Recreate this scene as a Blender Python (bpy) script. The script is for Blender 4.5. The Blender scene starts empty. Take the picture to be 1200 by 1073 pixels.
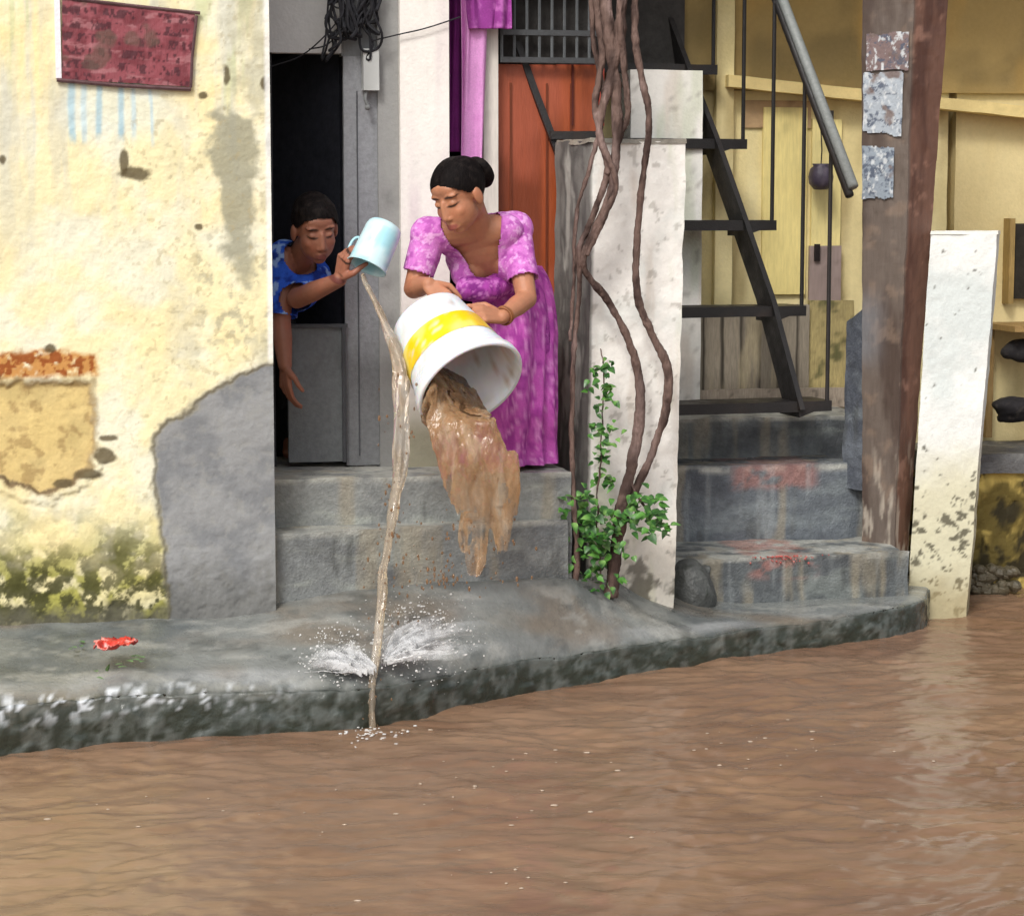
import bpy, bmesh, math, random
import numpy as np
from mathutils import Vector, Matrix, Quaternion
random.seed(7); rng = np.random.default_rng(7)
S = bpy.context.scene
COL = S.collection
R = math.radians

# ------------------------------------------------------------------ camera
CAM_H, FPX = 1.65, 2600.0
TH = math.atan((536.5 - 240) / FPX)
cam = bpy.data.cameras.new('camera'); cam.sensor_width = 36; cam.lens = 36 * FPX / 1200
cam.clip_end = 500; cam.clip_start = 0.05
camo = bpy.data.objects.new('camera', cam); COL.objects.link(camo)
camo.location = (0, 0, CAM_H); camo.rotation_euler = (math.pi / 2 - TH, 0, 0)
S.camera = camo
C0 = Vector((0, 0, CAM_H))

def ray(px, py):
    a, b = (px - 600) / FPX, (536.5 - py) / FPX
    return Vector((a, math.cos(TH) + b * math.sin(TH), -math.sin(TH) + b * math.cos(TH)))
def P(px, py, Y):                       # survey helper: plan position of a sighted point at depth Y
    d = ray(px, py); return C0 + d * (Y / d.y)
def PZ(px, py, z):
    d = ray(px, py); return C0 + d * ((z - CAM_H) / d.z)
# facade frame: u along the house front, v into the house
AL = R(12)
U = Vector((math.cos(AL), math.sin(AL), 0)); V = Vector((-math.sin(AL), math.cos(AL), 0))
O = P(318, 240, 7.35); O.z = 0
def F(u, v, z): return O + U * u + V * v + Vector((0, 0, z))
def PV(px, py, v):
    d = ray(px, py); t = ((O - C0).dot(V) + v) / d.dot(V); return C0 + d * t
def UV(px, py, v):
    w = PV(px, py, v); return ((w - O).dot(U), w.z)
def proj(w):
    d = Vector(w) - C0; f = Vector((0, math.cos(TH), -math.sin(TH))); up = Vector((0, math.sin(TH), math.cos(TH)))
    k = d.dot(f); return (600 + FPX * d.x / k, 536.5 - FPX * d.dot(up) / k)

# ------------------------------------------------------------------ noise
def _h(ix, iy, iz, s):
    n = (ix * 73856093) ^ (iy * 19349663) ^ (iz * 83492791) ^ (s * 2654435761 & 0x7fffffff)
    n = (n ^ (n >> 13)) * 1274126177 & 0x7fffffff
    n = (n ^ (n >> 15)) * 668265263 & 0x7fffffff
    return (n ^ (n >> 14)) % 65536 / 65535.0
def vn(p, s=0):
    p = np.asarray(p, float); i = np.floor(p).astype(np.int64); f = p - i; f = f * f * (3 - 2 * f)
    i = i + 4096; r = 0
    for a in (0, 1):
        for b in (0, 1):
            for c in (0, 1):
                w = (f[:, 0] if a else 1 - f[:, 0]) * (f[:, 1] if b else 1 - f[:, 1]) * (f[:, 2] if c else 1 - f[:, 2])
                r = r + w * _h(i[:, 0] + a, i[:, 1] + b, i[:, 2] + c, s)
    return r
def fbm(p, sc, s=0, o=4, rough=.5):
    p = np.asarray(p, float) * np.asarray(sc, float); t = 0; a = 1; n = 0
    for k in range(o):
        t = t + a * vn(p * 2 ** k + 17.3 * k, s + k); n += a; a *= rough
    return t / n
def sst(a, b, x): t = np.clip((x - a) / (b - a), 0, 1); return t * t * (3 - 2 * t)
def mixc(c, col, m): return c * (1 - m[:, None]) + np.asarray(col, float)[None, :] * m[:, None]
def polysd(x, y, poly):                 # signed distance, negative inside
    poly = np.asarray(poly, float); d = np.full(x.shape, 1e18); ins = np.zeros(x.shape, bool)
    for i in range(len(poly)):
        a, b = poly[i], poly[(i + 1) % len(poly)]; e = b - a
        t = np.clip(((x - a[0]) * e[0] + (y - a[1]) * e[1]) / (e @ e), 0, 1)
        d = np.minimum(d, (x - a[0] - t * e[0]) ** 2 + (y - a[1] - t * e[1]) ** 2)
        c = (a[1] > y) != (b[1] > y)
        with np.errstate(divide='ignore', invalid='ignore'):
            xi = a[0] + (y - a[1]) / (e[1] if e[1] else 1e-9) * e[0]
        ins ^= c & (x < xi)
    return np.where(ins, -1, 1) * np.sqrt(d)
def s2l(r, g, b):
    f = lambda c: (c / 255 / 12.92 if c <= 10 else ((c / 255 + .055) / 1.055) ** 2.4)
    return np.array([f(r), f(g), f(b)])

# ------------------------------------------------------------------ materials
def nd(nt, t, **k):
    n = nt.nodes.new(t)
    for a, b in k.items(): setattr(n, a, b)
    return n
def mat_attr(name, rough=.8, rv=.15, bump=.3, bs=90, var=.25, vs=60, spec=.4, sss=0, metal=0, trans=0, bdist=.01, stretch=(1, 1, 1), coat=0, alpha=None):
    m = bpy.data.materials.new(name); m.use_nodes = True; nt = m.node_tree; nt.nodes.clear(); L = nt.links.new
    out = nd(nt, 'ShaderNodeOutputMaterial'); b = nd(nt, 'ShaderNodeBsdfPrincipled'); L(b.outputs[0], out.inputs[0])
    at = nd(nt, 'ShaderNodeAttribute', attribute_name='Col')
    tc = nd(nt, 'ShaderNodeTexCoord'); mp = nd(nt, 'ShaderNodeMapping'); mp.inputs['Scale'].default_value = stretch
    L(tc.outputs['Object'], mp.inputs[0])
    n1 = nd(nt, 'ShaderNodeTexNoise'); n1.inputs['Scale'].default_value = vs; n1.inputs['Detail'].default_value = 6; n1.inputs['Roughness'].default_value = .65
    L(mp.outputs[0], n1.inputs['Vector'])
    mr = nd(nt, 'ShaderNodeMapRange'); mr.inputs[1].default_value = .25; mr.inputs[2].default_value = .75
    mr.inputs[3].default_value = 1 - var; mr.inputs[4].default_value = 1 + var * .8
    L(n1.outputs[0], mr.inputs[0])
    mu = nd(nt, 'ShaderNodeVectorMath', operation='SCALE'); L(at.outputs['Color'], mu.inputs[0]); L(mr.outputs[0], mu.inputs['Scale'])
    L(mu.outputs[0], b.inputs['Base Color'])
    n2 = nd(nt, 'ShaderNodeTexNoise'); n2.inputs['Scale'].default_value = bs; n2.inputs['Detail'].default_value = 5
    L(mp.outputs[0], n2.inputs['Vector'])
    bp = nd(nt, 'ShaderNodeBump'); bp.inputs['Strength'].default_value = bump; bp.inputs['Distance'].default_value = bdist
    L(n2.outputs[0], bp.inputs['Height']); L(bp.outputs[0], b.inputs['Normal'])
    mr2 = nd(nt, 'ShaderNodeMapRange'); mr2.inputs[1].default_value = .3; mr2.inputs[2].default_value = .7
    mr2.inputs[3].default_value = max(.02, rough - rv); mr2.inputs[4].default_value = min(1, rough + rv)
    n3 = nd(nt, 'ShaderNodeTexNoise'); n3.inputs['Scale'].default_value = vs * .3; n3.inputs['Detail'].default_value = 4
    L(mp.outputs[0], n3.inputs['Vector']); L(n3.outputs[0], mr2.inputs[0]); L(mr2.outputs[0], b.inputs['Roughness'])
    b.inputs['Specular IOR Level'].default_value = spec; b.inputs['Metallic'].default_value = metal
    if trans: b.inputs['IOR'].default_value = 1.33
    if sss:
        b.inputs['Subsurface Weight'].default_value = sss; b.inputs['Subsurface Radius'].default_value = (.012, .005, .003); b.inputs['Subsurface Scale'].default_value = .6
    if trans: b.inputs['Transmission Weight'].default_value = trans
    if alpha:                          # streaky thin water: vertex thickness times stretched noise
        n4 = nd(nt, 'ShaderNodeTexNoise'); n4.inputs['Scale'].default_value = alpha[0]; n4.inputs['Detail'].default_value = 5; n4.inputs['Roughness'].default_value = .6; L(mp.outputs[0], n4.inputs['Vector'])
        m4 = nd(nt, 'ShaderNodeMapRange'); m4.inputs[1].default_value = .36; m4.inputs[2].default_value = .62; m4.inputs[3].default_value = alpha[1]; m4.inputs[4].default_value = 1; L(n4.outputs[0], m4.inputs[0])
        mm = nd(nt, 'ShaderNodeMath', operation='MULTIPLY'); L(m4.outputs[0], mm.inputs[0]); L(at.outputs['Alpha'], mm.inputs[1]); L(mm.outputs[0], b.inputs['Alpha'])
    if coat: b.inputs['Coat Weight'].default_value = coat
    return m

M = {}
M['plaster'] = mat_attr('old_plaster', .85, .1, .22, 90, .07, 50, .25)
M['cement'] = mat_attr('wet_cement', .5, .25, .45, 110, .28, 45, .45)
M['ledge'] = mat_attr('wet_ledge_cement', .27, .15, .28, 60, .18, 26, .5)
M['wood'] = mat_attr('weathered_wood', .6, .15, .4, 60, .3, 30, .35, stretch=(6, 6, .6))
M['paint'] = mat_attr('painted_wood', .45, .12, .15, 60, .15, 20, .4, stretch=(4, 4, .5))
M['steel'] = mat_attr('painted_steel', .5, .15, .2, 150, .25, 60, .45)
M['bark'] = mat_attr('vine_bark', .85, .1, .8, 130, .35, 60, .2, stretch=(1, 1, .35))
M['leaf'] = mat_attr('leaf', .4, .1, .1, 80, .25, 50, .45)
M['skin'] = mat_attr('skin', .5, .08, .12, 300, .1, 60, .4, sss=.12)
M['hair'] = mat_attr('hair', .6, .1, .5, 220, .3, 120, .08, stretch=(1, 1, .3))
M['cloth'] = mat_attr('cotton_cloth', .8, .1, .3, 260, .15, 160, .2)
M['plastic'] = mat_attr('plastic', .32, .06, .04, 120, .05, 20, .5)
M['bucket_plastic'] = mat_attr('translucent_plastic', .35, .06, .06, 60, .05, 20, .45, sss=.7)
M['dark'] = mat_attr('dark_rough', .8, .1, .3, 80, .3, 30, .2)
M['muddy'] = mat_attr('muddy_water_falling', .10, .04, .06, 40, .05, 30, .5, trans=.62, stretch=(1, 1, .25), alpha=(34, .6))
M['stream'] = mat_attr('cloudy_water_stream', .07, .03, .05, 40, .04, 30, .5, trans=.78, stretch=(1, 1, .3))
M['spray'] = mat_attr('spray_mist', .4, .05, .1, 80, .06, 60, .3, alpha=(30, .12))
M['foam'] = mat_attr('splashing_water', .2, .05, .1, 200, .06, 80, .4, trans=.4)

# ------------------------------------------------------------------ meshes
def tag(o, label=None, cat=None, group=None, kind=None):
    if label: o['label'] = label
    if cat: o['category'] = cat
    if group: o['group'] = group
    if kind: o['kind'] = kind
    return o
def empty(name, loc, label=None, cat=None, group=None):
    o = bpy.data.objects.new(name, None); COL.objects.link(o); o.location = loc; o.empty_display_size = .05
    return tag(o, label, cat, group)
def link(name, me, mat, parent=None):
    o = bpy.data.objects.new(name, me); COL.objects.link(o)
    if mat: me.materials.append(mat)
    if parent is not None:
        o.parent = parent; o.matrix_parent_inverse = Matrix.Translation(-Vector(parent.location)) if parent.type == 'EMPTY' else Matrix.Identity(4)
    return o
def mesh(name, v, f, smooth=False):
    me = bpy.data.meshes.new(name); me.from_pydata([tuple(x) for x in np.asarray(v, float)], [], [tuple(int(i) for i in q) for q in f]); me.update()
    if smooth: me.polygons.foreach_set('use_smooth', [True] * len(me.polygons))
    return me
def coords(me):
    a = np.empty(len(me.vertices) * 3); me.vertices.foreach_get('co', a); return a.reshape(-1, 3)
def setco(me, p): me.vertices.foreach_set('co', np.asarray(p, float).ravel()); me.update()
def paint(me, c):
    n = len(me.vertices); c = np.asarray(c, float)
    if c.ndim == 1: c = np.tile(c, (n, 1))
    a = me.color_attributes.get('Col') or me.color_attributes.new('Col', 'FLOAT_COLOR', 'POINT')
    a.data.foreach_set('color', np.hstack([np.clip(c[:, :3], .002, 1), c[:, 3:] if c.shape[1] > 3 else np.ones((n, 1))]).ravel())
def const(c): return lambda p: np.tile(np.asarray(c, float), (len(p), 1))
def speck(c, amt=.25, sc=12, s=0, c2=None):          # mottled colour
    c = np.asarray(c, float); c2 = c * .5 if c2 is None else np.asarray(c2, float)
    def fn(p):
        n = fbm(p, sc, s, 5, .6); return mixc(np.tile(c, (len(p), 1)) * (1 + amt * (n[:, None] * 2 - 1)), c2, sst(.55, .8, fbm(p, sc * 2.3, s + 9, 4, .6)) * amt * 2)
    return fn
class MB:
    def __init__(s): s.v = []; s.f = []; s.n = 0
    def add(s, v, f):
        v = np.asarray(v, float); s.v.append(v); s.f += [tuple(int(i) + s.n for i in q) for q in f]; s.n += len(v); return s
    def grid(s, a, b, c, d, res):       # bilinear patch a-b-c-d
        a, b, c, d = [np.array(x, float) for x in (a, b, c, d)]
        nu = max(1, int(math.ceil(max(np.linalg.norm(b - a), np.linalg.norm(c - d)) / res))); nv = max(1, int(math.ceil(max(np.linalg.norm(d - a), np.linalg.norm(c - b)) / res)))
        t, w = np.meshgrid(np.linspace(0, 1, nu + 1), np.linspace(0, 1, nv + 1)); t = t.ravel()[:, None]; w = w.ravel()[:, None]
        v = (a * (1 - t) + b * t) * (1 - w) + (d * (1 - t) + c * t) * w
        i = np.arange(nu * nv); r, q = i // nu, i % nu; k = r * (nu + 1) + q
        return s.add(v, np.stack([k, k + 1, k + nu + 2, k + nu + 1], 1))
    def prism(s, bot, top, res, cap=True, base=False):
        n = len(bot)
        for i in range(n): s.grid(bot[i], bot[(i + 1) % n], top[(i + 1) % n], top[i], res)
        if n == 4:
            if cap: s.grid(top[0], top[1], top[2], top[3], res)
            if base: s.grid(bot[3], bot[2], bot[1], bot[0], res)
        return s
    def box(s, o, ex, ey, ez, res=10.):             # corner o and three edge vectors
        o, ex, ey, ez = [np.array(x, float) for x in (o, ex, ey, ez)]
        b = [o, o + ex, o + ex + ey, o + ey]; return s.prism(b, [x + ez for x in b], res, True, True)
    def tube(s, pts, rad, n=10, flat=1., closed=True):
        pts = [np.array(p, float) for p in pts]; m = len(pts); rad = list(rad) if hasattr(rad, '__len__') else [rad] * m
        vs = []; up = None
        for i in range(m):
            t = pts[min(i + 1, m - 1)] - pts[max(i - 1, 0)]; t = t / (np.linalg.norm(t) + 1e-12)
            if up is None: up = np.array([0, 0, 1.]) if abs(t[2]) < .9 else np.array([1., 0, 0])
            a = np.cross(up, t); a /= np.linalg.norm(a) + 1e-12; b = np.cross(t, a); up = b
            for k in range(n):
                g = 2 * math.pi * k / n; vs.append(pts[i] + rad[i] * (math.cos(g) * a + flat * math.sin(g) * b))
        f = [(i * n + k, i * n + (k + 1) % n, (i + 1) * n + (k + 1) % n, (i + 1) * n + k) for i in range(m - 1) for k in range(n)]
        if closed: f += [tuple(range(n - 1, -1, -1)), tuple(range((m - 1) * n, m * n))]
        return s.add(vs, f)
    def ell(s, c, ax, n=14, m=9):                   # ellipsoid, ax = three half-axis vectors
        c = np.array(c, float); ax = [np.array(x, float) for x in ax]; vs = [c + ax[2]]
        for i in range(1, m):
            g = math.pi * i / m
            for k in range(n):
                h = 2 * math.pi * k / n; vs.append(c + ax[2] * math.cos(g) + math.sin(g) * (ax[0] * math.cos(h) + ax[1] * math.sin(h)))
        vs.append(c - ax[2]); L = len(vs) - 1
        f = [(0, 1 + k, 1 + (k + 1) % n) for k in range(n)]
        for i in range(m - 2):
            for k in range(n): f.append((1 + i * n + k, 1 + (i + 1) * n + k, 1 + (i + 1) * n + (k + 1) % n, 1 + i * n + (k + 1) % n))
        f += [(L, 1 + (m - 2) * n + (k + 1) % n, 1 + (m - 2) * n + k) for k in range(n)]
        return s.add(vs, f)
    def ball(s, c, r, n=12, m=8): return s.ell(c, [(r, 0, 0), (0, r, 0), (0, 0, r)], n, m)
    def cap(s, a, b, ra, rb, n=14):                 # tapered capsule
        a = np.array(a, float); b = np.array(b, float); t = b - a; L = np.linalg.norm(t); t = t / (L + 1e-9); pts = []; rad = []
        for k in range(5): g = math.pi / 2 * (1 - k / 4.5); pts.append(a - t * ra * math.sin(g)); rad.append(max(ra * math.cos(g), 1e-4))
        for k in range(5): g = math.pi / 2 * ((k + .5) / 4.5); pts.append(b + t * rb * math.sin(g)); rad.append(max(rb * math.cos(g), 1e-4))
        return s.tube(pts, rad, n)
    def chain(s, pts, rad, n=14):
        for i in range(len(pts) - 1): s.cap(pts[i], pts[i + 1], rad[i], rad[i + 1], n)
        return s
    def build(s, name, mat, parent=None, col=(.5, .5, .5), disp=0., dsc=8., smooth=False, weld=True, seed=3, dfn=None):
        v = np.vstack(s.v); me = mesh(name, v, s.f, smooth)
        if weld:
            bm = bmesh.new(); bm.from_mesh(me); bmesh.ops.remove_doubles(bm, verts=bm.verts, dist=1e-5); bmesh.ops.recalc_face_normals(bm, faces=bm.faces); bm.to_mesh(me); bm.free()
        p = coords(me)
        paint(me, col(p) if callable(col) else col)
        q = p.copy()
        if disp:
            for k in range(3): q[:, k] += disp * (fbm(p, dsc, seed + 31 * k, 4, .55) - .5) * 2
        if dfn is not None: q = q + dfn(p)
        if disp or dfn is not None: setco(me, q)
        if smooth: me.polygons.foreach_set('use_smooth', [True] * len(me.polygons))
        return link(name, me, mat, parent)
    def remesh(s, name, mat, parent=None, col=(.5, .5, .5), vox=.005, it=4, cut=None, dfn=None, solid=0):
        me = mesh(name + '_src', np.vstack(s.v), s.f); o = bpy.data.objects.new('tmp_src', me); COL.objects.link(o)
        r = o.modifiers.new('r', 'REMESH'); r.mode = 'VOXEL'; r.voxel_size = vox
        if it: sm = o.modifiers.new('s', 'SMOOTH'); sm.factor = .5; sm.iterations = it
        dg = bpy.context.evaluated_depsgraph_get(); dg.update(); me2 = bpy.data.meshes.new_from_object(o.evaluated_get(dg), depsgraph=dg)
        bpy.data.objects.remove(o); bpy.data.meshes.remove(me); me2.name = name; me2.materials.clear()
        if cut is not None:
            bm = bmesh.new(); bm.from_mesh(me2); bm.verts.ensure_lookup_table()
            k = cut(np.array([v.co[:] for v in bm.verts])); bmesh.ops.delete(bm, geom=[bm.verts[i] for i in np.nonzero(k)[0]], context='VERTS')
            bm.to_mesh(me2); bm.free()
        p = coords(me2); paint(me2, col(p) if callable(col) else col)
        if dfn is not None: setco(me2, p + dfn(p))
        me2.polygons.foreach_set('use_smooth', [True] * len(me2.polygons))
        ob = link(name, me2, mat, parent)
        return ob
def spl(pts, n):                                    # Catmull-Rom through points (any dimension)
    p = np.asarray(pts, float); p = np.vstack([2 * p[0] - p[1], p, 2 * p[-1] - p[-2]]); out = []
    m = len(p) - 3
    for t in np.linspace(0, m - 1e-6, n):
        i = int(t); f = t - i; a, b, c, d = p[i:i + 4]
        out.append(.5 * (2 * b + (c - a) * f + (2 * a - 5 * b + 4 * c - d) * f * f + (3 * b - a - 3 * c + d) * f ** 3))
    return np.array(out)
def nrm(v): v = np.asarray(v, float); return v / np.linalg.norm(v)
# ------------------------------------------------------------------ light
ELE, AZ = 44, 200          # overcast daylight from behind the photographer's left
w = bpy.data.worlds.new('World'); S.world = w; w.use_nodes = True; nt = w.node_tree
bg = nt.nodes['Background']; sky = nt.nodes.new('ShaderNodeTexSky'); sky.sky_type = 'NISHITA'; sky.sun_disc = False
sky.sun_elevation = R(ELE); sky.sun_rotation = R(AZ); sky.air_density = 1.; sky.dust_density = 4.
hs = nt.nodes.new('ShaderNodeHueSaturation'); hs.inputs['Saturation'].default_value = .3
nt.links.new(sky.outputs[0], hs.inputs['Color']); nt.links.new(hs.outputs[0], bg.inputs[0]); bg.inputs[1].default_value = .14
sl = bpy.data.lights.new('sun', 'SUN'); sl.energy = 1.5; sl.angle = R(14); sl.color = (1, .97, .92)
so = bpy.data.objects.new('sun', sl); COL.objects.link(so)
sd = Vector((math.sin(R(AZ)) * math.cos(R(ELE)), math.cos(R(AZ)) * math.cos(R(ELE)), math.sin(R(ELE))))
so.rotation_euler = sd.to_track_quat('Z', 'Y').to_euler()
S.view_settings.view_transform = 'Standard'; S.view_settings.look = 'None'; S.view_settings.gamma = 1; S.view_settings.exposure = .24
try: S.cycles.max_bounces = 8; S.cycles.use_denoising = True
except Exception: pass

# ------------------------------------------------------------------ flood water
def axis(lo, hi, fine, far_lo, far_hi):
    a = list(np.arange(lo, hi, fine)); st = fine; x = lo; pre = []
    while x > far_lo: st *= 1.35; x -= st; pre.append(x)
    st = fine; x = a[-1]; post = []
    while x < far_hi: st *= 1.35; x += st; post.append(x)
    return np.array(pre[::-1] + a + post)
xs, ys = axis(-2.0, 2.4, .011, -60, 60), axis(4.7, 9.8, .013, -40, 60)
X, Y = np.meshgrid(xs, ys); p = np.stack([X.ravel(), Y.ravel(), np.zeros(X.size)], 1)
def wave(p):
    # current runs along the ledge, to the right and away
    a = R(14); q = np.stack([p[:, 0] * math.cos(a) + p[:, 1] * math.sin(a), -p[:, 0] * math.sin(a) + p[:, 1] * math.cos(a), p[:, 2]], 1)
    q = q + .35 * (np.stack([fbm(q, 1.5, 5, 2), fbm(q, 1.5, 6, 2), 0 * q[:, 0]], 1) - .5)
    wv = fbm(q, (1.5, 2.8, 1), 11, 3) * .034
    rg = 1 - np.abs(fbm(q, (4.5, 9, 1), 21, 3) * 2 - 1)
    wv += rg ** 2 * .004 + fbm(q, (9, 16, 1), 31, 3) * .019 + fbm(p, (26, 34, 1), 41, 2) * .004
    far = sst(3, 8, np.hypot(p[:, 0], p[:, 1] - 7))
    return (wv - .028) * (1 - far * .6)
p[:, 2] = wave(p)
nx, ny = len(xs), len(ys); i = np.arange((nx - 1) * (ny - 1)); k = (i // (nx - 1)) * nx + i % (nx - 1)
me = mesh('flood_water', p, np.stack([k, k + 1, k + nx + 1, k + nx], 1), True)
n = fbm(p * (1, 1, 0), (1.4, 4, 1), 3, 4); n2 = fbm(p * (1, 1, 0), (5, 14, 1), 13, 3)
c = np.tile(np.array([.235, .142, .088]), (len(p), 1)); c = mixc(c, (.27, .165, .10), sst(.4, .7, n)); c = mixc(c, (.165, .088, .05), sst(.5, .75, n2) * .5)
c = mixc(c, (.30, .20, .12), sst(.5, -1.5, p[:, 0]) * sst(7, 5, p[:, 1]) * .5); c = mixc(c, (.185, .105, .068), sst(.45, .65, fbm(p * (1, 1, 0), (.7, 1.6, 1), 71, 3)) * .6)
paint(me, c)
M['water'] = mat_attr('muddy_flood_water', .26, .08, .14, 22, .14, 9, .42, bdist=.02, stretch=(.6, 1.6, 1))
tag(link('water', me, M['water']), kind='structure')

# ------------------------------------------------------------------ cement ledge (pavement apron along the house)
edge = [(0, 885, .16), (110, 873, .16), (220, 866, .155), (330, 860, .145), (430, 851, .135), (540, 826, .125), (620, 809, .12), (700, 797, .115), (790, 783, .11), (880, 769, .11), (960, 758, .11), (1030, 748, .12), (1078, 737, .12), (1088, 722, .12)]
ew = []
for ex, eyy, ez in edge:
    q = PZ(ex, eyy, 0); ew.append((q.x, q.y, ez))
ew[0:0] = [(ew[0][0] - .3 * k, ew[0][1] - .1 * k, .16) for k in (7, 6, 5, 4, 3, 2, 1)]
ew = spl(ew, 420)
back = []
for t in np.linspace(0, 1, 420):
    x = -3.9 + t * (1.72 + 3.9)
    back.append(x)
rows = 34; NB = 24; EX = 5; vv = []; cc = []
for j in range(420):
    e = ew[j]
    # the back line: along v=.08 on the left, v=.5 on the right
    tt = float(sst(.1, 1.0, np.array([e[0]]))[0])
    d = np.array([-.208, .978]); base = np.array([O.x, O.y])
    vcur = (e[:2] - base) @ np.array([V.x, V.y]); vt = .12 + .9 * tt
    depth = max(vt - vcur, .14)
    zb = .30 + .05 * float(sst(-.9, -.4, np.array([e[0]]))[0]) - .22 * tt
    for r in range(-NB, rows + EX):
        if r < 0:
            g = (r + NB) / NB; z = -.09 + (e[2] + .09) * g; off = -.012 * math.sin(g * math.pi); vv.append((e[0] + d[0] * off, e[1] + d[1] * off, z))
        elif r >= rows:
            vv.append((e[0] + d[0] * (depth + .11 * (r - rows + 1)), e[1] + d[1] * (depth + .11 * (r - rows + 1)), zb))
        else:
            g = r / (rows - 1); rr = 1 - math.exp(-g * 30)
            z = e[2] - .018 * math.exp(-g * 22) + (zb - e[2]) * g ** .85 ; vv.append((e[0] + d[0] * depth * g, e[1] + d[1] * depth * g, z))
vv = np.array(vv); m = rows + NB + EX
ff = [(a * m + b, (a + 1) * m + b, (a + 1) * m + b + 1, a * m + b + 1) for a in range(419) for b in range(m - 1)]
mb = MB().add(vv, ff)
rw = np.tile(np.arange(m) - NB, 420) / (rows - 1.0); rw = np.where(rw < 0, rw * 8 / NB, rw)
def ledge_col(p):
    c = np.tile(s2l(124, 127, 124), (len(p), 1)); n = fbm(p, 4, 51, 5, .55); n2 = fbm(p, (3, 9, 9), 61, 4)
    c = mixc(c, s2l(98, 103, 104), sst(.42, .7, n)); c = mixc(c, s2l(138, 136, 128), sst(.52, .72, n2) * .7)
    c = mixc(c, s2l(158, 160, 160), sst(.8, .2, np.abs(rw - .12) / .12) * sst(.4, .65, fbm(p, (2, 2, 2), 77, 3)) * .8)
    c = mixc(c, s2l(122, 104, 82), sst(.48, .7, fbm(p, (3, 5, 5), 91, 4)) * .5); c = mixc(c, s2l(160, 160, 154), sst(.56, .68, fbm(p, (3.5, 16, 16), 95, 4, .6)) * .55); c = mixc(c, s2l(82, 86, 84), sst(.56, .7, fbm(p, (7, 13, 13), 98, 4, .6)) * .6)
    low = sst(.06, -.06, rw + .08 * (fbm(p, 25, 71, 4) - .5))
    moss = sst(.40, .56, fbm(p, (26, 26, 20), 81, 5, .65))
    c = mixc(c, s2l(74, 80, 74), low * .75); c = mixc(c, s2l(40, 46, 36), low * moss * .85)
    lft = sst(-.55, -1.1, p[:, 0]); wht = sst(.56, .64, fbm(p, 42, 83, 4, .65)) * sst(.10, .0, np.abs(rw - .0) ) * lft
    c = mixc(c, s2l(225, 230, 235), wht)
    # darker line along the foot of the wall and steps
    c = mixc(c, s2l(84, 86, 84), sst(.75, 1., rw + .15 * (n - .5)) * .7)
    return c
def ledge_disp(p):
    a = .012 * (fbm(p, 5, 7, 4) - .5) * 2; lo = sst(.12, -.03, rw)
    b = .02 * (fbm(p, 19, 17, 5, .6) - .5) * 2 * lo
    o = np.zeros_like(p); o[:, 2] = a + b * .5; o[:, 1] = -np.abs(b) * 1.1 + .01 * lo * (fbm(p, 9, 27, 3) - .5); o[:, 0] = b * .5
    return o
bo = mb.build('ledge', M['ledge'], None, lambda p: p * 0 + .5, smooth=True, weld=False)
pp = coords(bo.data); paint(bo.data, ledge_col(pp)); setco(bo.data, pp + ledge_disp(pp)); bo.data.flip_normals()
bo.name = 'pavement'; tag(bo, kind='structure')

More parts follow.
